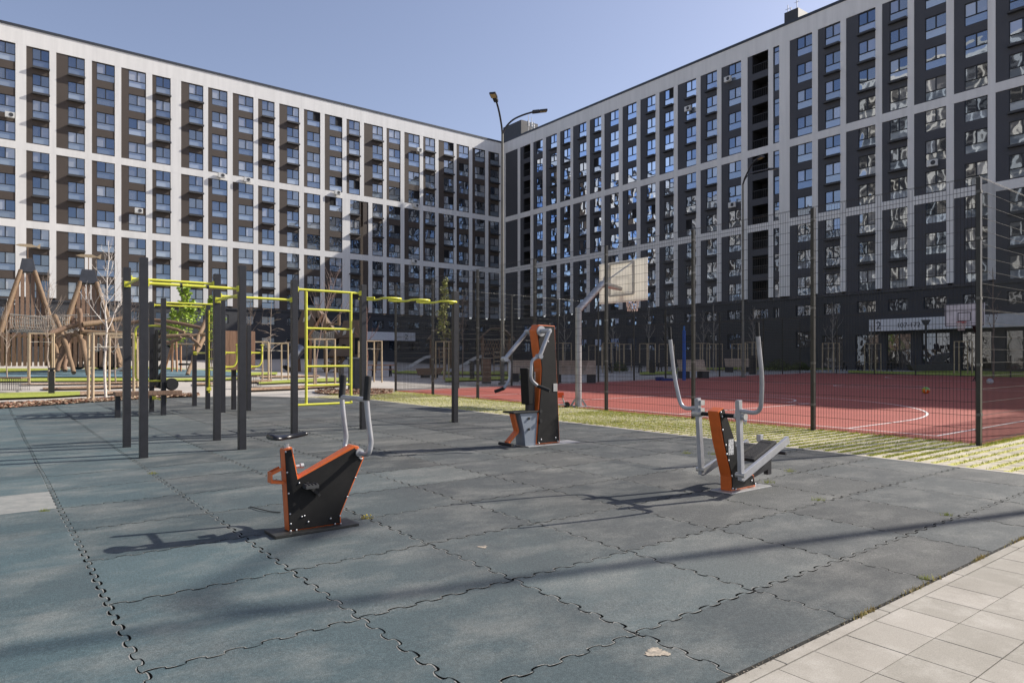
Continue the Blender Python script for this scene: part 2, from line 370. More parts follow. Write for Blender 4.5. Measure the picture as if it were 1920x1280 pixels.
# grass pavers between rubber and court, and along the right side
m,t,p=base('grass joint paving stone'); q=uvpos(t); s=t.nodes.new('ShaderNodeSeparateXYZ'); t.links.new(q,s.inputs[0])
wb=math_(t,'MULTIPLY',math_(t,'SUBTRACT',noise(t,q,14,3),.5),.07)
fv=math_(t,'FRACT',math_(t,'DIVIDE',math_(t,'ADD',s.outputs[1],wb),.2))
fu=math_(t,'FRACT',math_(t,'DIVIDE',s.outputs[0],.1))
gap=math_(t,'LESS_THAN',fv,math_(t,'ADD',-.05,math_(t,'MULTIPLY',noise(t,q,5.,6,.85),.85))); jn=math_(t,'LESS_THAN',fu,math_(t,'MULTIPLY',noise(t,q,11,3,.7),.42))
stn=ramp(t,noise(t,q,9,5),[(.42,.38,.28),(.58,.53,.41)],[.3,.7])
cq=t.nodes.new('ShaderNodeCombineXYZ'); t.links.new(math_(t,'FLOOR',math_(t,'DIVIDE',s.outputs[0],.1)),cq.inputs[0]); t.links.new(math_(t,'FLOOR',math_(t,'DIVIDE',s.outputs[1],.2)),cq.inputs[1])
wq=t.nodes.new('ShaderNodeTexWhiteNoise'); wq.noise_dimensions='2D'; t.links.new(cq.outputs[0],wq.inputs['Vector'])
stn=mixc(t,1.,stn,ramp(t,wq.outputs[0],[(.62,.60,.55),(1,1,1),(1.12,1.1,1.05)],[0,.6,1]),'MULTIPLY')
c=mixc(t,jn,stn,(.19,.16,.12))
grs=ramp(t,noise(t,q,55,3,.7),[(.26,.25,.05),(.46,.44,.09),(.56,.50,.17)],[.3,.5,.7])
c=mixc(t,gap,c,grs); t.links.new(c,p.inputs['Base Color']); p.inputs['Roughness'].default_value=.9
h=math_(t,'SUBTRACT',1,math_(t,'MAXIMUM',gap,jn)); bump(t,p,h,.6,.015); paver=m
sheet('grass_paving',[uvq(9.47,40,-6,3.9),uvq(9.47,12.15,3.9,21.5),(uv2(9.47,19.4),uv2(12.4,19.4),uv2(12.7,23.4),uv2(8.3,21.8))],.001,paver,cell=2)
b=MB(); b.add([guv(u,v,dz) for (u,v,dz) in ((9.42,1.6,.002),(9.47,1.6,.004),(9.47,19.4,.004),(9.42,19.4,.002))],[(0,1,2,3)]); o=b.build('edging_strip',concrete); o['kind']='structure'
# grass blades
def blades(name,spots,m,label,kind='stuff'):
    b=MB(); rn=random.Random(len(spots))
    for (P,h) in spots:
        a=rn.random()*6.28; w_=.0025+.0015*rn.random()+P[1]*.00012; l=rn.uniform(-.6,.6)*h; l2=rn.uniform(-.6,.6)*h
        dx,dy=math.cos(a)*w_,math.sin(a)*w_
        b.add([(P[0]-dx,P[1]-dy,P[2]),(P[0]+dx,P[1]+dy,P[2]),(P[0]+l,P[1]+l2,P[2]+h)],[(0,1,2)])
    o=b.build(name,m); o['kind']=kind; 
    if label: o['label']=label
    return o
m,t,p=base('grass blade'); n=noise(t,pos(t),6,3); t.links.new(ramp(t,n,[(.30,.34,.04),(.48,.48,.08),(.52,.44,.16)],[.3,.55,.75]),p.inputs['Base Color']); p.inputs['Roughness'].default_value=.7; blade=m
sp=[]; rn=random.Random(3)
for k in range(150000):
    v=rn.uniform(-2,23) if rn.random()<.35 else rn.uniform(0,12); u=rn.uniform(9.5,12.1)
    if v<3.9: u=rn.uniform(9.5,22)
    X,Y=uv2(u,v)
    if Y<4 or X/Y>.85: continue
    vv=math.floor(v/.2)*.2+.03+rn.gauss(0,.02)
    if rn.random()<.25+.5*(.5+.5*math.sin(u*2.1+v*1.3)): sp.append((guv(u,vv,.0),rn.uniform(.012,.034)))
sp2=[]
for c_,w_ in ((3.7,.10),(4.35,.2),(5.3,.06),(6.1,.12),(6.9,.15),(8.2,.2)):
    for k in range(90):
        u=c_+rn.gauss(0,w_); sp2.append((guv(u,1.742+rn.gauss(0,.008),-.005),rn.uniform(.008,.03)))
m,t,p=base('dry straw blade'); n=noise(t,pos(t),30,3); t.links.new(ramp(t,n,[(.30,.24,.08),(.50,.38,.14),(.34,.38,.06)],[.3,.55,.75]),p.inputs['Base Color'])
blades('kerb_weeds',sp2,m,'dry weeds growing between the rubber floor and the kerb')
sp3=[]
for k in range(2600):
    v=rn.uniform(3.9,23); sp3.append((guv(12.0+.01*(v-3.9)+rn.gauss(0,.03),v,0),rn.uniform(.02,.07)))
    u=rn.uniform(11.9,24); sp3.append((guv(u,3.86+rn.gauss(0,.03),0),rn.uniform(.02,.07)))
blades('fence_grass',sp3,blade,'longer grass growing along the foot of the court fence')
blades('paver_grass',sp,blade,'short yellow green grass growing in the joints of the pavers')
# court
m,t,p=base('red court surface'); q=pos(t)
c=ramp(t,noise(t,q,1.2,6,.6),[(.27,.055,.038),(.34,.072,.048)],[.3,.7]); c=mixc(t,ramp(t,noise(t,q,.35,4),[(0,0,0),(.35,.35,.35)],[.5,.7]),c,(.42,.125,.085))
c=mixc(t,1.,c,ramp(t,noise(t,q,120,2,.7),[(.85,.85,.85),(1.1,1.1,1.1)],[.35,.65]),'MULTIPLY')
t.links.new(c,p.inputs['Base Color']); p.inputs['Roughness'].default_value=.85; court=m
CR=51.
sheet('court_surface',[(uv2(12.08,3.95),uv2(CR,3.95),uv2(CR,28.3),uv2(12.45,23.55))],.006,court,cell=2.5)
line=mat('white court line paint',(.72,.68,.66),.7,0,.12,8)
b=MB()
def stripe(pts,w_=.05):
    P=[Vector(uv2(*a)) for a in pts]
    for A,B in zip(P,P[1:]):
        d=(B-A).normalized(); n=Vector((-d.y,d.x))*w_/2
        N=max(1,int((B-A).length/2.5))
        for k in range(N):
            a=A+(B-A)*k/N; c=A+(B-A)*(k+1)/N
            b.add([(q.x,q.y,gz(q.x,q.y)+.011) for q in (a-n,c-n,c+n,a+n)],[(0,1,2,3)])
stripe([(12.7,4.8),(12.7,22.8),(49.5,27.2),(49.5,4.8),(12.7,4.8)])
stripe([(31,4.8),(31,25)])
def circ(cu,cv,r,a0,a1,n=40): return [(cu+r*math.cos(R(a0+(a1-a0)*k/n)),cv+r*math.sin(R(a0+(a1-a0)*k/n))) for k in range(n+1)]
stripe([(12.7,6.3)]+[(15.2,6.3)]+circ(15.0,12.6,6.3,-90,90)[0:41]+[(12.7,19.1)])
stripe([(12.7,10.2),(18.4,10.2),(18.4,15.2),(12.7,15.2)]); stripe(circ(18.4,12.7,1.8,-90,90)); stripe(circ(31,14,1.8,0,360))
stripe([(49.5,6.8),(47,6.8)]+circ(47,13.5,6.7,-90,-270)+[(49.5,20.2)])
o=b.build('court_lines',line); o['kind']='structure'
# strips of lawn, mulch and play surface on the left and beyond
m,t,p=base('lawn'); q=pos(t); t.links.new(ramp(t,noise(t,q,7,6,.7),[(.20,.25,.035),(.33,.37,.055),(.42,.43,.10)],[.3,.5,.72]),p.inputs['Base Color']); p.inputs['Roughness'].default_value=.9; bump(t,p,noise(t,q,40,4,.7),.8,.03); lawn=m
m,t,p=base('bark mulch'); q=pos(t)
vo=t.nodes.new('ShaderNodeTexVoronoi'); vo.inputs['Scale'].default_value=14; t.links.new(q,vo.inputs['Vector'])
t.links.new(ramp(t,vo.outputs['Color'],[(.10,.05,.03),(.26,.14,.08),(.42,.29,.18),(.55,.43,.30)],[.1,.4,.65,.9]),p.inputs['Base Color']); bump(t,p,vo.outputs['Distance'],1,.04); p.inputs['Roughness'].default_value=.9; mulch=m
blue=mat('blue green play surface',(.10,.17,.20),.85,0,.15,1.5)
def strip(name,pts,dz,m,kind=None):
    qs=[]
    for (x0,t0,b0),(x1,t1,b1) in zip(pts,pts[1:]):
        qs.append((gp(x0,b0),gp(x1,b1),gp(x1,t1),gp(x0,t0)))
    return sheet(name,qs,dz,m,kind or 'structure',cell=1.5)
strip('mulch_bed',[(-60,762,769),(0,757,766),(120,749,757),(240,743,749),(375,738,741.5)],.012,mulch)
chips=MB(); rn=random.Random(5)
for k in range(5200):
    if k<3600:
        px=rn.uniform(-40,372); f=(px)/372; yt=757-19*min(1,max(0,f)); yb=766-24.5*max(0,min(1,f)); P=gp(px,rn.uniform(yt,yb))
    else: px=rn.uniform(596,736); P=gp(px,rn.uniform(730,739.5))
    s=rn.uniform(.02,.05); a=rn.random()*6.28; h=rn.uniform(.01,.045); chips.cur=rn.randrange(3)
    d1=Vector((math.cos(a)*s,math.sin(a)*s,rn.uniform(-.01,.015))); d2=Vector((-math.sin(a)*s*.5,math.cos(a)*s*.5,rn.uniform(-.01,.015))); c=P+Vector((0,0,.012+h))
    chips.add([c-d1-d2,c+d1-d2,c+d1+d2,c-d1+d2],[(0,1,2,3)])
o=chips.build('mulch_chips',[mat('dark bark chip',(.09,.05,.03),.9),mat('red bark chip',(.27,.13,.08),.9),mat('pale bark chip',(.48,.36,.25),.9)]); o['kind']='stuff'; o['label']='loose bark chips lying on the mulch beds'
strip('lawn',[(-60,739,749),(0,737,747.5),(100,735,744),(150,734,741)],.02,lawn)
strip('mulch_bed',[(150,734,741),(200,734,739.5),(245,733,736.5)],.02,mulch)
strip('mulch_bed',[(80,727,730),(160,724.5,729),(245,722,726),(300,722,725)],.02,mulch)
strip('mulch_bed',[(40,719.5,721.5),(240,716,719),(300,716,718)],.02,mulch)
strip('lawn',[(-60,710,716),(0,709.5,715.5),(240,709,714),(400,709,713.5),(450,708,711)],.02,lawn)
strip('play_surface',[(-60,691,707),(0,691,707),(240,693,707),(440,695,705),(470,698,702)],.02,blue)
strip('lawn',[(-60,685,690.5),(240,686,692),(460,688,694)],.03,lawn)
strip('mulch_bed',[(362,718,722),(400,717,721)],.02,mulch)
strip('mulch_bed',[(462,728,733),(560,723,729),(640,718.5,724)],.02,mulch)
strip('mulch_bed',[(465,714,718),(510,711,716)],.02,mulch); strip('mulch_bed',[(490,705,708),(600,703,706)],.02,mulch)
strip('lawn',[(485,716,720),(560,711,717),(640,708,715),(665,709,713)],.02,lawn)
strip('mulch_bed',[(590,732,735),(640,731,739),(700,728,741),(738,729,736)],.02,mulch)
strip('lawn',[(450,698,704),(520,698,702)],.02,lawn)
strip('lawn',[(735,694,699),(800,696,701),(960,696,703)],.02,lawn)
strip('lawn',[(835,708,715),(900,707,713),(960,705,711),(1000,704,708)],.02,lawn)
strip('lawn',[(1200,697,702),(1270,696,701)],.02,lawn)
strip('lawn',[(1270,690,694),(1350,689,693),(1560,686,692)],.02,lawn)
strip('lawn',[(1590,694,698.5),(1700,697,701.5),(1800,693,705),(1930,693,707.5)],.02,lawn)
# ------------------------------------------------------------------ the two apartment wings
BC=Vector((-1.51,113.75,0)); ZR,ZL=37.2,8.26
SEC=[(24.9,35.4),(16.5,24.1),(ZL,15.7)]; ROWS=[35.35-2.8*k for k in range(10)]; WH=1.97
def wall_s(px,u):
    k=(px-960)/F; return (k*BC.y-BC.x)/(u[0]-k*u[1])
uL=(-U[0],-U[1]); uR=(-V[0],-V[1])
def conv(lst,off,sc,u): return [tuple(round(wall_s(off+x/sc,u),2) for x in b) for b in lst]
LB=conv([(131,162,247),(281,340,424),(459,483,574),(606,643,730),(761,780,853),(905,945,1016),(1040,1060,1137),(1163,1193,1267)],0,2.6667,uL)
LB+=conv([(10,30,92),(116,155,215),(239,256,321),(343,368,431),(452,465,519),(539,583,634),(652,665,722),(741,763,818),(835,847,895),(912,940,988),(1002,1015,1064),(1081,1095,1145),(1161,1172,1215)],480,2.6667,uL)
e0=LB[0][0]+.95
LB=[(e0+3.3*k+2.35,e0+3.3*k+1.75,e0+3.3*k) for k in range(6,-1,-1)]+LB
LEXT=[]        # bays beyond the left edge of the frame
LSLAB={8,9,12,13,16,17,20,21,24,25}|{7-7}; LSLAB={i for i in range(len(LB)) if (i-7) in (0,1,4,5,8,9,12,13,16,17,20)}|{1,2}
RB=conv([(137,0,0),(215,232,270),(285,300,336),(352,375,411),(428,445,483),(497,528,569),(586,607,648),(664,693,741),(761,785,836),(856,889,937),(957,984,1034),(1055,1098,1154),(1177,1207,1265),(1288,1325,1394)],900,2.844,uR)
RB=[(b[0],b[1],wall_s(900+r/2.844,uR)) for b,r in zip(RB,[202,270,336,411,483,569,648,741,836,937,1034,1154,1265,1394])]
RB[0]=(RB[0][0],None,RB[0][2])
RB+=conv([(6,33,131),(160,162,197),(259,301,394),(428,470,563),(597,670,774),(813,857,966),(1005,1070,1198),(1244,1307,1447),(1494,1573,1740)],1400,3.2,uR)
RB[15]=(RB[15][0],RB[15][1],RB[15][2]); 
e1=RB[-1][2]+.65
RB+=[(e1+3.2*k,e1+3.2*k+.8,e1+3.2*k+2.5) for k in range(9)]
RSLAB={3,4,5,6,9,10,11,12,17,18,19,22,24,25,28}
LOGG={1,14}; NARROW={15}
def window(w_,h,root,par,rnd,open_=False):
    """frame with mullion and transom; child pane with two sashes and a lower balcony glass"""
    pass
def frame_into(b,x,w_,z,h,kind='full'):
    t=.055; y0,y1=-.15,-.06; zt=z+h*(.40 if kind!='plain' else 0)
    b.box(x,x+t,y0,y1,z,z+h); b.box(x+w_-t,x+w_,y0,y1,z,z+h); b.box(x+t,x+w_-t,y0,y1,z,z+t); b.box(x+t,x+w_-t,y0,y1,z+h-t,z+h)
    if kind=='full':
        b.box(x+t,x+w_-t,y0,y1-.001,zt-.04,zt+.04); b.box(x+w_/2-.05,x+w_/2+.05,y0,y1-.002,zt+.04,z+h-t)
        b.box(x+t,x+w_-t,y1+.03,y1+.07,zt-.02,zt+.02)
    elif kind=='plain': b.box(x+w_/2-.04,x+w_/2+.04,y0,y1-.002,z+t,z+h-t)
    elif kind=='narrow': b.box(x+t,x+w_-t,y0,y1-.001,z+h*.72,z+h*.72+.07)
def pane_into(b,x,w_,z,h,kind='full',mi=(0,1),rn=random):
    t=.05; zt=z+h*.40; y=-.12
    def q(xa,xb,za,zb,yy,m):
        if m==1 and mi==(1,2) and rn.random()<.05: m=3
        b.cur=m; b.rnd=rn.random(); e=rn.uniform(-.004,.004); g=rn.uniform(-.004,.004)
        b.quad((xa,yy-e-g,za),(xb,yy+e-g,za),(xb,yy+e+g,zb),(xa,yy-e+g,zb))
    if kind=='full':
        q(x+t,x+w_/2-.04,zt+.03,z+h-t,y,mi[0]); q(x+w_/2+.04,x+w_-t,zt+.03,z+h-t,y,mi[0]); q(x+t,x+w_-t,z+t,zt-.03,y+.03,mi[1])
    elif kind=='plain': q(x+t,x+w_/2-.03,z+t,z+h-t,y,mi[0]); q(x+w_/2+.03,x+w_-t,z+t,z+h-t,y,mi[0])
    else: q(x+t,x+w_-t,z+t,z+h*.72,y,mi[0]); q(x+t,x+w_-t,z+h*.72+.06,z+h-t,y,mi[0])
def wing(side):
    left=side=='L'; sg=1 if left else -1
    name='apartment_building'
    root=thing(name,'long twelve storey block with white grid and dark brown panels lit by the sun' if left else 'tall shaded twelve storey block with white grid and graphite grey panels','apartment building',BC,TH+math.pi if left else TH+math.pi/2)
    bays=[tuple(sorted((b[0],b[2])))+((None,) if b[1] is None else (min(b[1],b[2]) if left is False else min(b[1],b[2]),max(b[1],b[2]))) for b in (LB if left else RB)]
    if left:
        e_=max(b[1] for b in bays)+.95
        for k in range(27): bays.append((e_+3.3*k,e_+3.3*k+2.35,e_+3.3*k+.6,e_+3.3*k+2.35))
    panel=brown_render if left else grey_render
    SMAX=185. if left else 97.
    X=lambda s: s*sg
    rn=random.Random(11 if left else 12)
    def bx(b,s0,s1,n0,n1,z0,z1):
        a,c=sorted((X(s0),X(s1))); b.box(a,c,n0,n1,z0,z1)
    wall=MB(); white=MB(); void=MB()
    # windows, as (s0,s1,z0,h,kind,bay,row)
    W=[]
    for bi,b in enumerate(bays):
        if b[2] is None: continue
        s0,s1=b[2],b[3]
        if not left and bi in LOGG:
            continue
        for r,zt in enumerate(ROWS):
            W.append((s0,s1,zt-WH,WH,'narrow' if (not left and bi in NARROW) else 'full',bi,r))
    # panel wall per bay with openings
    def holes(z0,z1,s0,s1,hl,depth,b,m=0):
        b.cur=m
        for ha,hb,hz0,hz1 in hl:
            for (p,q) in (((ha,hz0),(ha,hz1)),((hb,hz0),(hb,hz1)),((ha,hz0),(hb,hz0)),((ha,hz1),(hb,hz1))):
                b.quad((X(p[0]),0,p[1]),(X(q[0]),0,q[1]),(X(q[0]),-depth,q[1]),(X(p[0]),-depth,p[1]))
        ss=sorted({s0,s1}|{h[0] for h in hl}|{h[1] for h in hl}); zs=sorted({z0,z1}|{h[2] for h in hl}|{h[3] for h in hl})
        for a,c in zip(ss,ss[1:]):
            for d,e in zip(zs,zs[1:]):
                mx,mz=(a+c)/2,(d+e)/2
                if any(h[0]<mx<h[1] and h[2]<mz<h[3] for h in hl): continue
                b.quad((X(a),0,d),(X(c),0,d),(X(c),0,e),(X(a),0,e))
    ends=[0]+[v for b in bays for v in (b[0],b[1])]+[SMAX]
    for bi,b in enumerate(bays):
        s0,s1=b[0]-.12,b[1]+.12
        if b[2] is None: hl=[]
        elif not left and bi in LOGG: hl=[(b[2],b[3]-.02,zt-WH-.05,zt+.05) for zt in ROWS]
        else: hl=[(b[2],b[3],zt-WH,zt) for zt in ROWS]
        holes(ZL-.3,ZR-1.2,s0,s1,hl,.16,wall)
        if not left and bi in LOGG:
            void=MB()
            for zt in ROWS:
                void.cur=0
                for q in (((b[2],-.16,zt-WH-.05),(b[2],-1.9,zt-WH-.05),(b[2],-1.9,zt+.05),(b[2],-.16,zt+.05)),((b[3]-.02,-.16,zt-WH-.05),(b[3]-.02,-1.9,zt-WH-.05),(b[3]-.02,-1.9,zt+.05),(b[3]-.02,-.16,zt+.05)),((b[2],-1.9,zt-WH-.05),(b[3],-1.9,zt-WH-.05),(b[3],-1.9,zt+.05),(b[2],-1.9,zt+.05)),((b[2],-.16,zt+.05),(b[3],-.16,zt+.05),(b[3],-1.9,zt+.05),(b[2],-1.9,zt+.05)),((b[2],-.16,zt-WH-.05),(b[3],-.16,zt-WH-.05),(b[3],-1.9,zt-WH-.05),(b[2],-1.9,zt-WH-.05))):
                    void.quad(*[(X(c[0]),c[1],c[2]) for c in q])
            void.build('open_gallery',dark_void,root); void=MB()
    # roof slab, back and far end closing faces
    a,c=sorted((X(0),X(SMAX)))
    wall.quad((a,0,ZR-.4),(c,0,ZR-.4),(c,-16,ZR-.4),(a,-16,ZR-.4)); wall.quad((a,-16,-1),(c,-16,-1),(c,-16,ZR-.4),(a,-16,ZR-.4))
    wall.quad((X(SMAX),.1,-1),(X(SMAX),-16,-1),(X(SMAX),-16,ZR),(X(SMAX),.1,ZR))
    wall.build('wall',panel,root)
    # white grid: parapet, bands, piers
    D=.06
    bx(white,.0 if left else .0,SMAX,-.3,D,SEC[0][1],ZR)
    bx(white,0,SMAX,-.02,D,SEC[1][1],SEC[0][0]); bx(white,0,SMAX,-.02,D,SEC[2][1],SEC[1][0])
    order=sorted([(b[0],b[1],i) for i,b in enumerate(bays)])
    for si,(z0,z1) in enumerate(SEC):
        prev=0.
        for s0,s1,i in order:
            a0,a1=s0,s1
            if left and si>0:                         # the grid shifts by one bay lower down
                if abs(s0-bays[19][0])<.01: a0,a1=bays[19][2]-.06-1.25,bays[19][1]-.55
                if abs(s0-bays[20][0])<.01: a0,a1=bays[20][0],bays[20][1]-1.3
                if si==2 and abs(s0-bays[12][0])<.01: a0,a1=s0,s1+.0
            if a0-prev>.02: bx(white,prev,a0,-.02,D-.003,z0,z1)
            prev=max(prev,a1)
        bx(white,prev,SMAX,-.02,D-.003,z0,z1)
    white.build('facade_grid',white_render,root)
    cp=MB(); bx(cp,0,SMAX,-.45,D+.07,ZR,ZR+.28); cp.build('roof_edge',cap_m,root)
    if void.v: void.build('open_gallery',dark_void,root)
    if not left:
        for bi in LOGG:
            for zt in ROWS:
                g=MB()
                bx(g,bays[bi][2],bays[bi][3]-.02,-.12,-.08,zt-WH+.85,zt-WH+.9)
                for k in range(9):
                    s=bays[bi][2]+(bays[bi][3]-bays[bi][2])*k/9; bx(g,s,s+.02,-.11,-.09,zt-WH,zt-WH+.85)
                g.build('gallery_railing',slab_m,root)
    # windows: those that show largest become parts of their own
    def depth(w_):
        s=(w_[0]+w_[1])/2; u=uL if left else uR; return BC.y+s*u[1], 960+F*(BC.x+s*u[0])/(BC.y+s*u[1]), HY-F*(w_[2]-H)/(BC.y+s*u[1])
    vis=sorted([w_ for w_ in W if -10<depth(w_)[1]<1935 and -25<depth(w_)[2]],key=lambda w_:depth(w_)[0])
    big=set(vis[:98]); proto={}
    rest=MB()
    for w_ in W:
        s0,s1,z0,h,kind,bi,r=w_; x=min(X(s0),X(s1)); wd=abs(s1-s0)
        if w_ in big:
            key=(bi,r%3)
            if key not in proto:
                f=MB(); frame_into(f,0,wd,0,h,kind); fo=f.build('window',frame_m,root,loc=(x,0,z0))
                p=MB(); pane_into(p,0,wd,0,h,kind,(0,1),rn); p.build('pane',[pane_m,rail_m],fo); proto[key]=fo
            else:
                fo=proto[key].copy(); COL.objects.link(fo); fo.parent=root; fo.location=(x,0,z0)
                for ch in proto[key].children: c=ch.copy(); COL.objects.link(c); c.parent=fo
        else:
            rest.cur=0; frame_into(rest,x,wd,z0,h,kind); pane_into(rest,x,wd,z0,h,kind,(1,2),rn)
    o=rest.build('window',[frame_m,pane_m,rail_m,dark_void],root); o['kind']='stuff'
    # projecting slabs under the windows of some bays
    slabs=[]
    for bi in (LSLAB if left else RSLAB):
        if bi>=len(bays) or bays[bi][2] is None: continue
        for r,zt in enumerate(ROWS):
            if r in (3,6,9): continue
            slabs.append((bays[bi][2],bays[bi][3],zt-WH-.26))
    slabs.sort(key=lambda q:BC.y+q[0]*(uL if left else uR)[1])
    pr={}; rs=MB()
    DS=.38 if left else .42
    for k,(a,c,z) in enumerate(slabs):
        u=uL if left else uR; yy=BC.y+a*u[1]; px=960+F*(BC.x+a*u[0])/yy
        if -20<px<1930 and k<85:
            if (a,c) not in pr:
                q=MB(); q.box(0,c-a+.06,-.02,DS,0,.14); q.box(.03,c-a+.03,DS-.05,DS-.02,.14,.2)
                pr[(a,c)]=q.build('balcony_slab',slab_m,root,loc=(min(X(a),X(c))-.03,0,z))
            else:
                o=pr[(a,c)].copy(); COL.objects.link(o); o.parent=root; o.location=(min(X(a),X(c))-.03,0,z)
        else: rs.box(min(X(a),X(c))-.03,max(X(a),X(c))+.03,-.02,DS,z,z+.14)
    if rs.v: o=rs.build('balcony_slab',slab_m,root); o['kind']='stuff'
    # plinth of two storeys
    pl=MB(); P=.12; hl=[];gl=[]
    for bi,b in enumerate(bays):
        if b[2] is None: continue
        if not left and bi in (14,15): 
            gl.append((b[2],b[3],6.0,7.1)); continue
        gl.append((b[2]-.1,b[3]+.05,6.05,7.15))
        if left or bi<17: gl.append((b[2]-.1,b[3]+.05,2.7 if not left else 2.9,4.4))
        else: gl.append((b[2]-.25,b[3]+.3,.62,3.9))
    def shift(b,fn,dy):
        n=len(b.v); fn(); b.v[n:]=[(x,y+dy,z) for x,y,z in b.v[n:]]
    shift(pl,lambda:holes(-.6,ZL-.28,0,SMAX,gl,.3,pl),P)
    pl.quad((X(0),P,ZL-.28),(X(SMAX),P,ZL-.28),(X(SMAX),-.02,ZL-.28),(X(0),-.02,ZL-.28))
    pl.build('plinth',base_render,root)
    led=MB(); bx(led,0,SMAX,P-.02,P+.12,ZL-.4,ZL-.24); led.build('ledge',cap_m,root)
    bw=MB()
    for a,c,z0,z1 in gl:
        x=min(X(a),X(c)); n=len(bw.v)
        bw.cur=0; frame_into(bw,x,c-a,z0,z1-z0,'plain'); pane_into(bw,x,c-a,z0,z1-z0,'plain',(1,1),rn)
    o=bw.build('shop_window',[frame_m,shop_m],root); o['kind']='stuff'
    return root,bx,X
LW,bxL,XL=wing('L'); RW,bxR,XR=wing('R')
# sunlit tower block outside the frame, mirrored in the windows of the shaded wing
tb=thing('apartment_tower','tall sunlit white and brown tower block whose reflection fills the lower right windows','apartment building',(*uv2(-42,0),0),TH)
b=MB(); b.box(-16,0,30,86,-1,72); b.build('wall',mat('cream facade render',(.50,.48,.43),.8),tb)
b=MB(); w2=MB(); rn=random.Random(77)
for i in range(17):
    y=31.2+3.25*i; b.box(.02,.05,y,y+2.45,8,70.5)
    for k in range(22): w2.rnd=rn.random(); z=8.4+2.82*k; w2.quad((.08,y+.3,z),(.08,y+1.8,z),(.08,y+1.8,z+1.9),(.08,y+.3,z+1.9))
b.build('brown_panels',mat('grey brown facade panel',(.09,.085,.078),.8),tb)['kind']='stuff'; w2.build('window',dark_void,tb)['kind']='stuff'
# white canopy bands with painted entrance numbers
canopy_m=mat('white canopy panel',(.66,.66,.68),.55,0,.06)
ink=mat('dark sign lettering',(.05,.05,.06),.6)
def text(body,size,parent,loc,rot,m,name='lettering',ext=.012):
    cu=bpy.data.curves.new(name,'FONT'); cu.body=body; cu.size=size; cu.extrude=ext; cu.align_x='LEFT'
    tmp=bpy.data.objects.new(name,cu); COL.objects.link(tmp); bpy.context.view_layer.update()
    me=bpy.data.meshes.new_from_object(tmp.evaluated_get(bpy.context.evaluated_depsgraph_get())); bpy.data.objects.remove(tmp)
    me.materials.clear(); me.materials.append(m)
    o=bpy.data.objects.new(name,me); COL.objects.link(o); o.parent=parent; o.location=loc; o.rotation_euler=rot; return o
b=MB(); s0=wall_s(1640,uR); bxR(b,s0,96,.12,1.15,4.15,5.25); cpy=b.build('entrance_canopy',canopy_m,RW,bevel=.02)
yt=1.165
text('2',1.0,cpy,(XR(s0+.65),yt,4.35),(R(90),0,math.pi),ink); text('107-172',.62,cpy,(XR(s0+2.5),yt,4.42),(R(90),0,math.pi),ink)
for o in cpy.children: pass
b=MB(); sA,sB=wall_s(772,uL),wall_s(668,uL); bxL(b,sA,sB,.12,1.1,4.3,5.5); cpl=b.build('entrance_canopy',canopy_m,LW,bevel=.02)
text('2',1.1,cpl,(XL(wall_s(752,uL)),1.12,4.5),(R(90),0,math.pi),ink)
b=MB(); sC=wall_s(640,uL); bxL(b,sC,sC+1.5,.12,.2,4.6,6.0); npl=b.build('number_plate',canopy_m,LW)
text('2',1.35,npl,(XL(sC+1.2),.22,4.8),(R(90),0,math.pi),mat('teal sign number',(.05,.16,.22),.6))
# air conditioners on the left wing and a few on the right (each stands on the wall: parts of the building)
acp=MB(); acp.box(-.42,.42,0,.32,0,.58); aco=None
def ac(wing_,X,s,z):
    global aco
    if aco is None:
        aco=acp.build('air_conditioner',acm,wing_,bevel=.02)
        g=MB(); g.tube([(-.12,.325,.29),(-.12,.345,.29)],.2,20); g.build('fan_grille',slab_m,aco)
        o=aco
    else:
        o=aco.copy(); COL.objects.link(o); o.parent=wing_
        for ch in aco.children: c=ch.copy(); COL.objects.link(c); c.parent=o
    o.location=(X(s),.19,z)
for px,py in ((414,330),(462,338),(259,396),(631,362),(778,386),(775,490),(784,282),(18,217),(22,566)):
    s=wall_s(px,uL); Y=BC.y+s*uL[1]; ac(LW,XL,s,H-(py-HY)*Y/F-.3)
for px,py in ((1751,307),(1368,150),(1376,385),(1293,205)):
    s=wall_s(px,uR); Y=BC.y+s*uR[1]; ac(RW,XR,s,H-(py-HY)*Y/F-.3)
# plant rooms and aerials on the roof
def roofbox(wing_,bxf,X,s0,s1,n0,n1,h,label,ant):
    b=MB(); bxf(b,s0,s1,n0,n1,ZR+.0,ZR+h); o=b.build('plant_room',slab_m if h>0 else slab_m,wing_)
    for k in range(ant):
        a=MB(); s=s0+(s1-s0)*(k+.5)/ant if ant>2 else s1+.3+k*.8
        x=X(s)
        a.tube([(x,n1-.4,ZR),(x,n1-.4,ZR+h+1.2+.5*(k%2))],.035,6); a.tube([(x-.35,n1-.4,ZR+h+.6),(x+.35,n1-.4,ZR+h+.6)],.02,5); a.tube([(x,n1-.7,ZR+h+.9),(x,n1-.1,ZR+h+.9)],.02,5)
        a.build('aerial',galv,wing_)
roofbox(RW,bxR,XR,-.6,wall_s(974,uR)-.2,-4,-.5,2.9,'',0)
b=MB(); bxR(b,wall_s(974,uR)-.1,wall_s(988,uR),-3.2,-1.,ZR,ZR+.9); b.build('plant_room',slab_m,RW)
for k,(px,h) in enumerate(((978,3.6),(984,3.0),(988,2.2))):
    a=MB(); x=XR(wall_s(px,uR)); a.tube([(x,-1.4,ZR),(x,-1.4,ZR+h)],.05,6); a.box(x-.15,x+.15,-1.5,-1.3,ZR+h*.5,ZR+h*.75); a.tube([(x-.5,-1.4,ZR+h*.6),(x+.5,-1.4,ZR+h*.6)],.03,5); a.build('aerial',galv,RW)
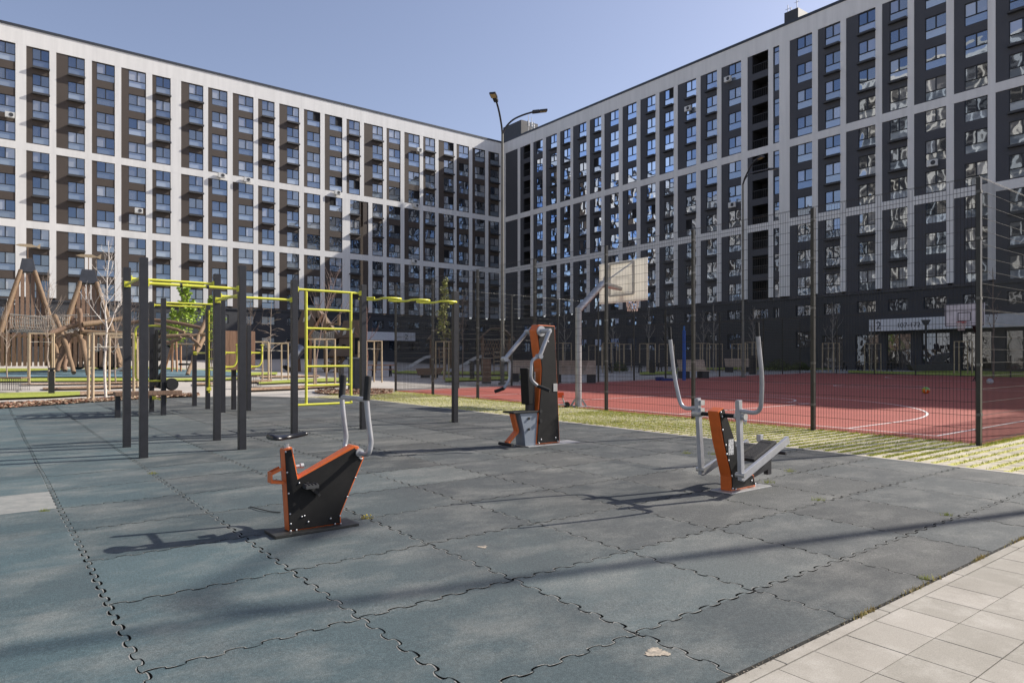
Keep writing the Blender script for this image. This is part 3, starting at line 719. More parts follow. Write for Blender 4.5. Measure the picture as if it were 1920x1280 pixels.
b=MB(); bxR(b,wall_s(1462,uR),wall_s(1488,uR),-3.5,-.9,ZR+.2,ZR+1.9); b.build('plant_room',slab_m,RW)
for px,h in ((1464,2.9),(1470,2.5),(1481,3.3)):
    a=MB(); x=XR(wall_s(px,uR)); a.tube([(x,-1.4,ZR),(x,-1.4,ZR+h)],.04,6); a.tube([(x-.3,-1.4,ZR+h*.85),(x+.3,-1.4,ZR+h*.85)],.025,5); a.build('aerial',galv,RW)
# ------------------------------------------------------------------ workout frame of charcoal posts and lime bars
WU=[1.70,2.98,4.26,5.57,7.62]; PH=2.66
st=thing('workout_station','tall charcoal post workout frame with lime yellow pull-up bars ladder and snake bar','workout frame',guv(3.,11.),TH)
def S_(u,v,z):                                  # courtyard grid -> station local
    a=Vector(uv2(u,v))-Vector(uv2(3.,11.)); X,Y=uv2(u,v)
    return Vector((a.x*U[0]+a.y*U[1], a.x*V[0]+a.y*V[1], z+.00775*Y-st.location.z))
def post(par,LF,u,v,h,wd=.1,name='post'):
    b=MB(); p=LF(u,v,-.05); q=LF(u,v,h); b.box(p.x-wd/2,p.x+wd/2,p.y-wd/2,p.y+wd/2,p.z,q.z-.006); b.box(p.x-wd/2+.006,p.x+wd/2-.006,p.y-wd/2+.006,p.y+wd/2-.006,q.z-.006,q.z)
    return b.build(name,black_steel,par,bevel=.004)
POSTS=[(1.70,11.58),(1.70,10.24),(2.98,11.62),(2.98,10.28),(4.26,11.68),(5.57,11.74),(7.62,11.80)]
for u,v in POSTS: post(st,S_,u,v,PH)
RB_=.021
def bar(par,LF,pts,r=RB_,name='bar',m=yellow,ends=True,rad=.06):
    b=MB(); P=arc([LF(*p) for p in pts],rad); b.tube(P,r,10)
    if ends:
        for a,c in ((P[0],P[1]),(P[-1],P[-2])):
            d=(c-a).normalized(); s=Vector((0,0,1)); n=d.cross(s).normalized()
            b.beam(a-d*.006,a+d*.012,.085,.085)
            for k in (-1,1): b.tube([a+d*.012+s*.03*k+n*.03*k,a+d*.02+s*.03*k+n*.03*k],.008,6)
    return b.build(name,m,par)
e=.05
bar(st,S_,[(1.70+e,11.58,2.50),(2.98-e,11.62,2.50)],name='pull_up_bar')
bar(st,S_,[(1.70+e,10.24,2.32),(2.98-e,10.28,2.32)],name='pull_up_bar')
bar(st,S_,[(1.70,11.58-e,2.41),(1.70,10.24+e,2.41)],name='cross_bar')
bar(st,S_,[(2.98,11.62-e,2.24),(2.98,10.28+e,2.24)],name='cross_bar')
bar(st,S_,[(2.98+e,11.62,2.31),(4.26-e,11.68,2.31)],name='pull_up_bar')
# black collars on the front pull-up bar
for f in (.35,.62):
    b=MB(); p=S_(1.7+1.28*f,10.26,2.32); q=S_(1.73+1.28*f,10.26,2.32); b.tube([p,q],.028,10); b.build('bar_collar',rubberg,st)
# vertical ladder frame
zb=.50
lad=bar(st,S_,[(4.26+e,11.68,2.50),(5.57-e,11.74,2.50)],name='ladder')
def lp(px): 
    u,_=onV(px,600,11.70); return u
ua,ub=lp(574),lp(658)
for u in (ua,ub):
    b=MB(); b.tube([S_(u,11.7,zb),S_(u,11.7,2.5)],.024,10); b.build('rail',yellow,lad).matrix_parent_inverse=Matrix()
for k in range(5):
    z=zb+.333*(k+1); b=MB(); b.tube([S_(ua,11.7,z),S_(ub,11.7,z)],.019,8); b.build('rung',yellow,lad)
bar(st,S_,[(4.26+e,11.68,zb),(ub+.02,11.7,zb)],name='foot_bar',ends=False)
# snake bar lying level
pts=[]; N=90
for i in range(N+1):
    t=i/N; ph=2*math.pi*3*t; s=5.62+1.86*(t-.05*math.sin(2*ph)); o=.30*math.sin(ph)
    pts.append(S_(s,11.77+o,2.42))
b=MB(); b.tube(pts,.021,10); b.tube([S_(5.62,11.77,2.42),S_(5.75,11.63,2.42)],.021,8); b.tube([S_(7.5,11.78,2.42),S_(7.62,11.8,2.42)],.03,8); b.build('snake_bar',yellow,st)
# second cell further back
st2=thing('workout_station','rear charcoal workout frame with high bars, wall bars, dip handles and weight rack','workout frame',guv(4.,18.),TH)
def S2(u,v,z):
    a=Vector(uv2(u,v))-Vector(uv2(4.,18.)); X,Y=uv2(u,v)
    return Vector((a.x*U[0]+a.y*U[1], a.x*V[0]+a.y*V[1], z+.00775*Y-st2.location.z))
for u,v in ((3.26,18.58),(3.27,17.25),(4.54,18.56),(4.54,17.18)): post(st2,S2,u,v,2.66)
post(st2,S2,4.53,19.9,1.5); post(st2,S2,5.20,17.39,2.1)
bar(st2,S2,[(3.26+e,18.58,2.58),(4.54-e,18.56,2.58)],name='pull_up_bar'); bar(st2,S2,[(3.27+e,17.25,2.56),(4.54-e,17.18,2.56)],name='pull_up_bar')
bar(st2,S2,[(4.53,19.85,1.42),(4.54,18.61,1.42)],name='parallel_bar')
wl=MB(); wl.tube([S2(4.54,18.45,.45),S2(4.54,18.45,2.5)],.022,8); wb_=wl.build('wall_bars',yellow,st2)
for a,c in ((18.45,0),(17.3,0)):
    b=MB(); b.tube([S2(4.54,a,.42),S2(4.54,a,2.5)],.022,8); b.box(*[q for q in (S2(4.54,a,0).x-.05,S2(4.54,a,0).x+.05,S2(4.54,a,0).y-.05,S2(4.54,a,0).y+.05,.48,.56)]); b.build('rail',yellow,wb_)
for k in range(9):
    b=MB(); b.tube([S2(4.54,18.45,.6+.225*k),S2(4.54,17.3,.6+.225*k)],.017,6); b.build('rung',yellow,wb_)
bar(st2,S2,[(3.27-.0,17.30,2.03),(2.75,17.55,2.03),(2.75,17.55,.78),(3.27,17.30,.78)],name='dip_bar',rad=.14)
bar(st2,S2,[(3.3,18.5,.33),(3.3,17.3,.33)],name='foot_bar')
for (u,v) in ((4.59,17.18),(5.25,17.39)):
    bar(st2,S2,[(u,v,1.42),(u+.28,v,1.42)],name='handle'); bar(st2,S2,[(u,v,1.08),(u+.2,v,1.08),(u+.27,v,1.2),(u+.28,v,1.62)],name='handle',rad=.1)
# slotted weight rack with a bar bell and discs
rk=MB()
p0=S2(3.32,18.45,0); 
for v in (18.35,17.42):
    a=S2(3.30,v,.62); rk.box(a.x-.03,a.x+.03,a.y-.1,a.y+.1,a.z,a.z+1.25)
a=S2(3.30,17.9,.62); rk.box(a.x-.02,a.x,a.y+.08,a.y+.42,a.z,a.z+1.35)
rko=rk.build('weight_rack',rubberg,st2)
tooth=mat('grey rack tooth',(.2,.2,.21),.5,.4)
for k in range(6):
    b=MB(); a=S2(3.31,17.95,.86+.2*k); c=S2(3.31,17.5,1.0+.2*k); b.beam(a,c,.03,.07); b.build('rack_tooth',rubberg,rko)
b=MB(); a=S2(3.42,17.62,.72); b.tube([a+Vector((0,-.55,0)),a+Vector((0,.75,0))],.016,8); bb=b.build('barbell_bar',steel,st2)
for dy,r,w_ in ((-.5,.14,.05),(-.57,.12,.04),(.7,.14,.05)):
    b=MB(); b.tube([a+Vector((0,dy,-.02)),a+Vector((0,dy+w_,-.02))],r,24); b.build('weight_disc',rubberg,bb)
# sit-up bench with timber seat
bt=thing('bench','narrow brown timber bench on charcoal legs beside the rear workout frame','bench',guv(2.9,17.2),TH)
b=MB(); b.box(-.62,.72,-.17,.17,.47,.56); b.build('seat',wood,bt,bevel=.008)
for x in (-.55,): b=MB(); b.box(x-.05,x+.05,-.05,.05,-.05,.468); b.build('leg',black_steel,bt,bevel=.004)
# timber rebound board
rb=thing('climbing_board','upright brown timber board with grooves between two charcoal posts','board',guv(5.0,17.85),TH)
b=MB(); 
for k in range(6): b.box(-.43+.155*k,-.43+.155*k+.148,-.03,.03,1.0,1.97)
b.build('panel',plank,rb)
b=MB(); b.box(-.05,.05,.035,.135,-.08,1.5); b.build('leg',black_steel,rb,bevel=.004)
# ------------------------------------------------------------------ three exercise machines
def LV(g,v0,name_loc):                         # converts traced pixel outlines to local (x,z) on plane v=v0
    u0,z0=name_loc
    def f(x,y,sc,ox,oy):
        u,z=onV(ox+x/sc,oy+y/sc,v0); return (u-u0, z-z0)
    return f
def bolt(b,x,y,z,r=.011,ny=-1): b.ball((x,y,z),r,8,5,(1,.6,1))
# --- exercise bike
bu,bv=2.06,5.22; bg_=guv(bu,bv); bk=thing('exercise_bike','black and orange outdoor exercise bike with black saddle and tall grey handlebars','exercise bike',bg_,TH)
T=lambda pts,v0=bv-.055:[LV(None,v0,(bu,bg_.z))(x,y,3.554,480,680) for x,y in pts]
pl=T([(70,1130)],bv)[0]
b=MB(); b.box(-.345,.325,-.125,.125,.0,.022); b.build('base_plate',mat('scuffed dark plate',(.05,.05,.045),.5,.4,.3,20),bk,bevel=.004)
core=[(190,577),(243,561),(284,768),(655,548),(686,556),(722,634),(568,1008),(570,1084),(222,1136)]
C_=T(core); C_[-1]=(C_[-1][0],.022); C_[-2]=(C_[-2][0],.022)
b=MB(); b.prism(C_,-.05,.05); b.build('body_frame',orange,bk,bevel=.006)
pan=[(193,590),(236,575),(278,778),(660,566),(713,636),(560,1010),(562,1078),(226,1128)]
P_=T(pan,bv-.06); P_[-1]=(P_[-1][0],.03); P_[-2]=(P_[-2][0],.03)
for y0,y1 in ((-.058,-.0505),(.0505,.058)):
    b=MB(); b.prism(P_,y0,y1); b.build('side_panel',black_panel,bk,bevel=.002)
b=MB()
for x,y in ((196,592),(206,730),(216,870),(226,1006),(230,1072),(229,1120),(268,1112),(303,1024),(321,1018),(346,1058),(495,1036),(525,1072),(558,1018),(563,1070),(605,892),(660,764),(703,638),(688,632),(697,640),(286,800)):
    q=T([(x,y)])[0]; b.ball((q[0],-.06,q[1]),.008,8,5,(1,.7,1))
b.build('bolts',steel,bk)
# saddle
q=T([(90,520),(340,482)],bv); x0,x1=q[0][0],q[1][0]; zs=T([(200,500)],bv)[0][1]
b=MB(); n=14; vs=[];fs=[]
for i in range(n+1):
    t=i/n; x=x0+(x1-x0)*t; wd=.085*(1-sm((t-.1)/.5))+.022; wd*= (1 if t>.06 else .75); zz=zs-.004+.028*t*t+.018*(1-t)**3
    th=.035+.018*(1-t)
    for k in range(10):
        a=2*math.pi*k/10; vs.append((x,wd*math.cos(a),zz+th*.5*math.sin(a)*(1 if math.sin(a)>0 else .8)-.15*max(0,abs(math.cos(a))-.6)*wd))
for i in range(n):
    for k in range(10): j=(k+1)%10; fs.append((i*10+k,i*10+j,i*10+10+j,i*10+10+k))
fs+= [tuple(range(9,-1,-1)),tuple(n*10+k for k in range(10))]; b.add(vs,fs,True); sd_=b.build('saddle',mat('glossy black saddle',(.012,.012,.014),.3),bk)
sp=T([(205,585),(208,528)],bv); b=MB(); b.tube([(sp[0][0],0,sp[0][1]-.03),(sp[0][0],0,sp[1][1]-.01)],.022,10); b.box(sp[0][0]-.03,sp[0][0]+.05,-.02,.02,sp[0][1]-.02,sp[0][1]+.02); b.build('seat_post',steel,bk)
# crank and pedals
cq=T([(355,818),(430,885)],bv-.1)
b=MB(); b.beam((cq[0][0],-.075,cq[0][1]),(cq[1][0],-.08,cq[1][1]),.03,.022); b.tube([(cq[0][0],-.058,cq[0][1]),(cq[0][0],-.09,cq[0][1])],.022,12); ck=b.build('crank',rubberg,bk)
b=MB(); b.box(cq[0][0]-.05,cq[0][0]+.05,-.17,-.09,cq[0][1]-.012,cq[0][1]+.012); 
for k in range(4): b.box(cq[0][0]-.045+.026*k,cq[0][0]-.035+.026*k,-.168,-.092,cq[0][1]+.012,cq[0][1]+.02)
b.build('pedal',mat('dark pedal rubber',(.05,.05,.05),.6),ck)
b=MB(); b.beam((cq[0][0],.06,cq[0][1]),(cq[0][0]-.06,.075,cq[0][1]+.06),.03,.022); b.box(cq[0][0]-.11,cq[0][0]-.02,.08,.16,cq[0][1]+.05,cq[0][1]+.075); b.build('pedal',rubberg,bk)
# adjusting knob
kq=T([(265,690),(305,684)],bv); b=MB(); b.tube([(kq[0][0],0,kq[0][1]),(kq[1][0]-.01,0,kq[1][1])],.014,10); b.tube([(kq[1][0]-.012,0,kq[1][1]),(kq[1][0]+.012,0,kq[1][1])],.02,12); b.build('adjusting_knob',galv,bk)
# back loop (orange bracket)
lq=T([(165,700),(95,735),(95,790),(178,795)],bv)
b=MB()
for y in (-.035,.035): b.beam((lq[0][0],y,lq[0][1]),(lq[1][0],y,lq[1][1]),.008,.02); b.beam((lq[3][0],y,lq[3][1]),(lq[2][0],y,lq[2][1]),.008,.02)
b.box(lq[1][0]-.006,lq[1][0]+.002,-.045,.045,lq[2][1]-.01,lq[1][1]+.01); b.build('rear_bracket',orange,bk)
# sticker on the slope
sq_=T([(465,655),(590,590)],bv); b=MB(); b.quad((sq_[0][0],-.03,sq_[0][1]+.004),(sq_[1][0],-.03,sq_[1][1]+.006),(sq_[1][0],.03,sq_[1][1]+.006),(sq_[0][0],.03,sq_[0][1]+.004)); b.build('instruction_sticker',mat('dark printed sticker',(.10,.08,.12),.4,0,.6,60),bk)
# handlebars
hy=.235
pn=T([(655,600),(690,608),(738,598),(768,556),(748,380),(736,245)],bv-hy); gn=T([(736,250),(748,92)],bv-hy)
pf=T([(640,572),(612,566),(583,520),(572,400),(557,235)],bv+hy); gf=T([(557,232),(571,78)],bv+hy)
hb0=T([(668,592)],bv)[0]
P=[(hb0[0],-.05,hb0[1]),(hb0[0]+.01,-.12,hb0[1]-.01),(pn[3][0]-.02,-hy,pn[2][1]-.01),(pn[3][0],-hy,pn[3][1]+.03),(pn[4][0],-hy,pn[4][1]),(pn[5][0],-hy,pn[5][1])]
b=MB(); b.tube(arc(P,.09,8),.021,12); hb=b.build('handlebar',silver,bk)
Pf=[(hb0[0],.05,hb0[1]),(hb0[0]+.01,.12,hb0[1]-.01),(pn[3][0]-.02,hy,pn[2][1]-.01),(pn[3][0],hy,pn[3][1]+.03),(pn[4][0],hy,pn[4][1]),(pn[5][0],hy,pn[5][1])]
b=MB(); b.tube(arc(Pf,.09,8),.021,12); b.build('handlebar',silver,bk)
b=MB(); b.tube([(pn[5][0],-hy,pn[5][1]+.0),(pn[5][0],hy,pn[5][1])],.02,12); b.build('cross_tube',silver,bk)
for y in (-hy,hy):
    b=MB(); b.tube([(gn[0][0],y,gn[0][1]),(gn[1][0],y,gn[1][1])],.028,14); b.tube([(gn[1][0],y,gn[1][1]),(gn[1][0]+.001,y,gn[1][1]+.008)],[.026,.018],14); b.build('grip',rubberg,bk)
b=MB(); b.tube([(hb0[0],-.075,hb0[1]),(hb0[0],-.05,hb0[1])],.035,14); b.tube([(hb0[0],.075,hb0[1]),(hb0[0],.05,hb0[1])],.035,14); b.build('handlebar_clamp',galv,bk)
# --- chest press
pu,pv=6.80,8.03; pg=guv(pu,pv); cp_=thing('chest_press_machine','tall black and orange chest press machine with grey seat box and long silver arms','chest press machine',pg,TH)
T=lambda pts,v0=pv-.09:[LV(None,v0,(pu,pg.z))(x,y,4.571,880,580) for x,y in pts]
b=MB(); b.box(-.42,.62,-.15,.15,0,.014); b.build('base_plate',galv,cp_,bevel=.003)
core=[(528,178),(545,132),(598,130),(738,140),(748,385),(764,700),(780,1138),(575,1158),(590,900),(612,700),(618,500),(598,380)]
core=[(577,180),(598,130),(738,140),(748,385),(764,700),(780,1138),(574,1158),(590,900),(606,700),(619,505),(600,370)]
C_=T(core); C_=[(x,max(z,.014)) for x,z in C_]
b=MB(); b.prism(C_,-.075,.085); b.build('body_frame',orange,cp_,bevel=.006)
pan=[(588,185),(602,138),(732,146),(743,385),(758,700),(773,1130),(584,1148),(600,900),(616,700),(627,505),(609,370)]
P_=T(pan); P_=[(x,max(z,.02)) for x,z in P_]
for y0,y1 in ((-.086,-.0755),(.0855,.096)): b=MB(); b.prism(P_,y0,y1); b.build('side_panel',black_panel,cp_,bevel=.002)
b=MB()
for x,y in ((672,268),(678,276),(598,1146),(617,1114),(740,1100),(760,1128),(440,440)):
    q=T([(x,y)])[0]; 
    if q[0]>-.4: b.ball((q[0],-.088,q[1]),.013,8,5,(1,.6,1))
b.build('bolts',steel,cp_)
b=MB(); 
for x,y in ((608,872),(608,955)): q=T([(x,y)])[0]; b.tube([(q[0],-.086,q[1]),(q[0],-.11,q[1])],.028,14)
b.build('pivot_cap',rubberg,cp_)
b=MB(); q=T([(742,668)])[0]; b.box(q[0]-.05,q[0]+.03,-.092,-.0865,q[1]-.06,q[1]+.06); b.build('latch',galv,cp_)
b=MB(); q=T([(590,570)])[0]; q2=T([(585,535),(585,608)]); b.box(q2[0][0]-.012,q2[0][0]+.0,-.05,.06,q2[1][1],q2[0][1]); st_=b.build('instruction_plate',mat('printed instruction plate',(.35,.34,.33),.4,0,.7,70),cp_); st_.location=(-.012,0,0)
# hub and arms
hub=T([(622,186)],pv-.12)[0]
def arm(s,du,dz,bow,g):
    yy=.27*s
    b=MB(); b.tube([(hub[0],.09*s,hub[1]),(hub[0],.115*s,hub[1])],.078,24); b.tube([(hub[0],.11*s,hub[1]),(hub[0]+.02,.29*s,hub[1])],.036,14); ar=b.build('press_arm',silver,cp_)
    ex,ez=hub[0]+du,hub[1]+dz
    b=MB(); b.tube([(hub[0]+.02,yy,hub[1]),(ex,yy,ez)],.032,14); b.build('arm_tube',silver,ar)
    b=MB(); b.tube([(ex-.02,yy-.06,ez),(ex-.0,yy+.06,ez)],.036,14); b.build('arm_joint',silver,ar)
    H_=[(ex,yy,ez),(ex-.15*bow,yy,ez-.05),(ex-.17*bow,yy,ez-.34),(ex-.04*bow,yy,ez-.43)]
    if bow<0: H_=[(ex,yy,ez),(ex+.09,yy,ez-.03),(ex+.09,yy,ez-.32),(ex-.02,yy,ez-.44)]
    b=MB(); b.tube(arc(H_,.12,7),.023,12); b.build('handle_tube',silver,ar)
    h=H_[-1]; b=MB(); b.tube([h,(h[0]+g[0],h[1]+g[1],h[2]+g[2])],.026,12); b.build('grip',rubberg,ar)
arm(-1,-.17,-.38,1,(.1,-.16,-.07)); arm(1,-.40,-.42,-1,(-.1,.1,-.05))
# back rest, seat and foot bar
bq=T([(463,478),(553,800),(475,870)],pv)
b=MB(); b.prism([(-.34,.62),(-.24,.62),(-.24,1.14),(-.37,1.17)],-.05,.13); b.build('back_rest',black_panel,cp_,bevel=.012)
b=MB(); b.box(-.32,-.2,-.02,.06,.5,1.1); b.build('back_rest_support',black_steel,cp_,bevel=.004)
so_=[(-.66,.0)]
b=MB(); b.prism([(-.52,.50),(-.19,.50),(-.19,.014),(-.42,.014),(-.45,.25)],-.07,.15); b.build('seat_box',mat('blue grey painted box',(.24,.27,.31),.45,.2,.1),cp_,bevel=.005)
b=MB(); b.box(-.66,-.17,-.09,.17,.502,.53); b.build('seat',rubberg,cp_,bevel=.008)
b=MB()
for a,c in (((-.585,.50),(-.50,.23)),((-.50,.23),(-.68,.07))): b.beam((a[0],.04,a[1]),(c[0],.04,c[1]),.10,.035,up=(1,0,0))
b.build('foot_rest_bracket',orange,cp_,bevel=.003)
b=MB(); b.tube([(-.70,-.12,.05),(-.70,.20,.05)],.024,12); b.build('foot_bar',rubberg,cp_)
b=MB(); b.tube([(-.36,-.075,.42),(-.36,-.09,.42)],.02,12); b.tube([(-.36,-.075,.26),(-.36,-.09,.26)],.02,12); b.build('bolts',rubberg,cp_)
# --- elliptical walker
eu,ev=6.12,4.14; eg=guv(eu,ev); el_=thing('elliptical_trainer','black and orange outdoor elliptical walker with two upright grey levers and black footplates','elliptical trainer',eg,TH)
T=lambda pts,v0=ev-.07:[LV(None,v0,(eu,eg.z))(x,y,4,1240,620) for x,y in pts]
b=MB(); b.box(-.33,.37,-.13,.13,0,.012); b.build('base_plate',galv,el_,bevel=.003)
core=[(430,606),(470,575),(500,650),(548,795),(572,900),(600,1050),(700,1080),(712,1160),(528,1198),(525,1095),(465,830)]
C_=T(core); C_=[(x,max(z,.012)) for x,z in C_]; C_[7]=(C_[7][0],.012); C_[8]=(C_[8][0],.012)
b=MB(); b.prism(C_,-.06,.06); b.build('body_frame',orange,el_,bevel=.005)
pan=[(440,612),(470,585),(496,652),(544,797),(568,902),(596,1056),(692,1086),(704,1152),(536,1190),(533,1095),(474,830)]
P_=T(pan); P_=[(x,max(z,.016)) for x,z in P_]
for y0,y1 in ((-.069,-.0605),(.0605,.069)): b=MB(); b.prism(P_,y0,y1); b.build('side_panel',black_panel,el_,bevel=.002)
b=MB()
for x,y in ((447,612),(457,644),(460,744),(484,858),(505,972),(528,1085),(535,1182),(558,1186),(678,1122),(705,1150),(490,925)):
    q=T([(x,y)])[0]; b.ball((q[0],-.071,q[1]),.011,8,5,(1,.6,1))
b.build('bolts',steel,el_)
q=T([(503,815),(548,925)]); b=MB(); b.box(q[0][0]-.0,q[0][0]+.085,-.0725,-.0695,q[1][1],q[0][1]); b.build('instruction_plate',mat('white printed plate',(.5,.5,.49),.4,0,.6,60),el_)
ax=T([(430,615)],ev)[0]
b=MB(); b.tube([(ax[0],-.25,ax[1]-.02),(ax[0],.25,ax[1]-.02)],.022,12); b.build('axle',rubberg,el_)
for s in (-1,1):
    y=.25*s
    top=T([(580,520)],ev-.25)[0]; bot=T([(600,1120)],ev-.25)[0]
    if s>0: top=T([(272,505)],ev+.25)[0]; bot=T([(302,1075)],ev+.25)[0]
    b=MB(); b.beam((top[0],y,top[1]),(bot[0],y,bot[1]),.042,.055,up=(1,0,0)); lv=b.build('lever',silver,el_,bevel=.004)
    b=MB()
    for dz in (.02,.10): b.box(top[0]-.0,top[0]+.06,y-.03*s-.012,y-.03*s+.012,top[1]-dz-.05,top[1]-dz)
    b.build('handle_clamp',galv,lv); b=MB(); b.tube([(ax[0],y-.055,ax[1]-.02),(ax[0],y+.055,ax[1]-.02)],.034,16); b.build('axle_clamp',galv,lv)
    b=MB(); b.tube([(bot[0]-.01,y-.05,bot[1]+.05),(bot[0]-.01,y+.05,bot[1]+.05)],.024,10); b.build('foot_joint',galv,lv)
    if s<0: hp=[(600,562),(690,560),(735,470),(716,100)]; gp_=[(714,100),(713,12)]; vo_=ev-.25; v2=ev-.36
    hz=T([(735,560),(735,460),(716,102),(713,12)],ev-.5)
    zz0=hz[0][1]; 
    H_=[(top[0]+.01,y,top[1]-.10),(top[0]+.02,y+.22*s,top[1]-.12),(top[0]-.03,y+.27*s,top[1]+.20),(top[0]-.10,y+.27*s,top[1]+.60)]
    b=MB(); b.tube(arc(H_,.12,8),.0205,14); b.build('hand_lever',silver,lv)
    g0=H_[-1]; b=MB(); b.tube([g0,(g0[0]-.01,g0[1],g0[2]+.13)],.017,12); b.build('grip',rubberg,lv)
    # foot beam rising to the back, foot plate on its inner side
    fa=(bot[0]-.0,y,bot[1]+.02); fb=(bot[0]+.85,y*.92,bot[1]+.33) if s<0 else (bot[0]+.78,y*.92,bot[1]+.27)
    b=MB(); b.beam(fa,fb,.035,.075); fbm=b.build('foot_beam',silver,el_,bevel=.004)
    mid=Vector(fa)*.42+Vector(fb)*.58; d=(Vector(fb)-Vector(fa)).normalized()
    b=MB(); c0=mid-d*.25+Vector((0,-.11*s,.045)); c1=mid+d*.2+Vector((0,-.11*s,.045)); b.beam(c0,c1,.17,.035); fp=b.build('foot_plate',rubberg,fbm,bevel=.012)
    b=MB(); 
    for k in (0,6): m_=c0.lerp(c1,(k+.7)/8); b.beam(m_+Vector((0,-.06,.0195)),m_+Vector((0,.06,.0195)),.004,.002)
    b.build('tread',black_steel,fp)
b=MB(); b.beam((.0,0,.10),(.50,0,.22),.08,.09); b.beam((.50,0,.10),(.50,0,.36),.07,.05); b.tube([(.52,-.2,.34),(.52,.2,.34)],.018,10); b.build('rear_support',black_steel,el_,bevel=.004)
b=MB(); b.box(.60,.66,.15,.20,.42,.50); b.build('end_cap',silver,el_,bevel=.006)
# ------------------------------------------------------------------ court fence
galv_d=mat('dull clamp steel',(.12,.12,.115),.5,.4)
fence=thing('court_fence','tall dark wire mesh fence of bolted panels and square posts all round the red court','mesh fence',guv(12.1,3.92),0)
FZ=4.0; WR=.0019
def fpost(P,h=FZ,wd=.075):
    b=MB(); b.box(-wd/2,wd/2,-wd/2*.8,wd/2*.8,-.1,h+.04); o=b.build('post',fence_steel,fence,bevel=.003); o.location=P-fence.location; o.rotation_euler=(0,0,TH)
    if P.y<24:
        for z in (.45,1.2,2.2,3.1,3.8):
            c=MB(); c.box(-wd/2-.012,.02,-wd/2*.8-.012,-wd/2*.8+.002,z,z+.04); c.box(-wd/2-.012,-wd/2+.002,-wd/2*.8,.02,z,z+.04); c.build('clamp',galv_d,o)
    return o
def fpanel(A,B,h=FZ,big=None,every=.05,r=WR,off=.0):
    A=Vector(A);B=Vector(B); d=(B-A); L=math.hypot(d.x,d.y); dn=Vector((d.x/L,d.y/L,0)); nn=Vector((-dn.y,dn.x,0))*off
    b=MB(); n=int(L/every)
    zof=lambda s:d.z*s
    for k in range(1,n):
        s=k/n; p=dn*(L*s)+Vector((0,0,zof(s)))+nn
        b.add([p+Vector((x,y,z)) for z in (.03,h+.03) for x,y in ((-r,-r),(r,-r),(r,r),(-r,r))],[(0,1,5,4),(1,2,6,5),(2,3,7,6),(3,0,4,7)])
    for j in range(int(h/.2)+1):
        z=.05+j*.2
        for o_ in (-1.4*r,1.4*r) if (j%10==0) else (0,):
            m_=nn+Vector((-dn.y,dn.x,0))*r*1.7
            b.tube([m_+Vector((0,0,z+o_*3)),dn*L+Vector((0,0,z+o_*3+d.z))+m_],.0034,6,False)
    o=b.build('mesh_panel',wire_m,fence); o.location=A-fence.location; return o
near=[(11.9,3.92),(11.97,6.57),(12.05,9.29),(12.12,11.95),(12.2,14.8),(12.3,17.73),(12.38,20.57),(12.5,23.5)]
P=[guv(*q) for q in near]
for q in P: fpost(q)
for a,c in zip(P,P[1:]): fpanel(a,c,every=.05 if a.y<18 else .05)
rt=[guv(11.9+2.65*k,3.92) for k in range(1,8)]; pr=P[0]
for q in rt: fpost(q); fpanel(pr,q); pr=q
def lf(u): return 23.5+.13*(u-12.5)
us=[12.5+3.1*k for k in range(13)]; pr=P[-1]
for i,u in enumerate(us[1:]):
    q=guv(u,lf(u)); fpost(q,h=4.0 if i<6 else 4.0); fpanel(pr,q,every=.05 if i<4 else .1,r=.003,h=4.0 if i<6 else 4.0 ); pr=q
fu=us[-1]; n=9
for i in range(1,n+1):
    v=lf(fu)+(3.95-lf(fu))*i/n; q=guv(fu+.3,v); fpost(q,h=1.1 if 0 else 1.3 if 2<i<7 else 4.0); fpanel(pr,q,h=1.2 if 2<i<=7 else 4.0,every=.1,r=.0024); pr=q
ORD=['first','second','third','fourth','fifth','sixth','seventh','eighth','ninth','tenth','eleventh','twelfth','thirteenth','fourteenth','fifteenth','sixteenth']
# ------------------------------------------------------------------ street lamps
def lamp(loc,rz,label,a=(1.5,.25),c=(-.28,-1.2),hf=12.05):
    t=thing('street_lamp',label,'street lamp',loc,rz,'tall double arm street lamps')
    b=MB(); b.tube([(0,0,-.2),(0,0,1.2),(0,0,hf)],[.10,.09,.055],12); b.tube([(0,0,-.1),(0,0,.05)],.2,12); b.build('pole',mat('weathered grey lamp pole',(.17,.165,.14),.5,.4,.15),t)
    for (dx,dy) in (a,c):
        L=math.hypot(dx,dy); n=Vector((dx/L,dy/L,0)); pts=[Vector((0,0,hf-.1)),Vector((0,0,hf+.25))+n*.12,Vector((0,0,hf+.68))+n*.5,Vector((0,0,hf+.95))+n*(L*.7),Vector((0,0,hf+1.1))+n*L]
        b=MB(); sp=[]
        for i in range(len(pts)-1):
            for k in range(4): sp.append(pts[i].lerp(pts[i+1],k/4))
        sp.append(pts[-1])
        for _ in range(3): sp=[sp[0]]+[(sp[i-1]+sp[i]*2+sp[i+1])/4 for i in range(1,len(sp)-1)]+[sp[-1]]
        b.tube(sp,.045,8); ar=b.build('arm',black_steel,t)
        e0=pts[-1]; d=(n+Vector((0,0,.16))).normalized(); b=MB(); b.beam(e0-d*.05,e0+d*.28,.2,.13); b.beam(e0+d*.28,e0+d*.68,.3,.09); hd=b.build('lamp_head',black_steel,ar,bevel=.015)
        b=MB(); s=Vector((-n.y,n.x,0)); up=d.cross(s)*-1 if d.cross(s).z>0 else d.cross(s); o_=up.normalized()*.048
        b.quad(e0+d*.31-s*.12+o_,e0+d*.65-s*.12+o_,e0+d*.65+s*.12+o_,e0+d*.31+s*.12+o_); b.build('lens',mat('amber lamp lens',(.42,.33,.16),.3),hd)
    return t
lamp(gx(942,33.1),0,'tall street lamp with two curved arms in front of the building corner')
lamp(gx(1393,43),0,'tall double arm street lamp rising behind the red court fence',a=(1.9,.8),c=(.4,-1.0),hf=12.1)
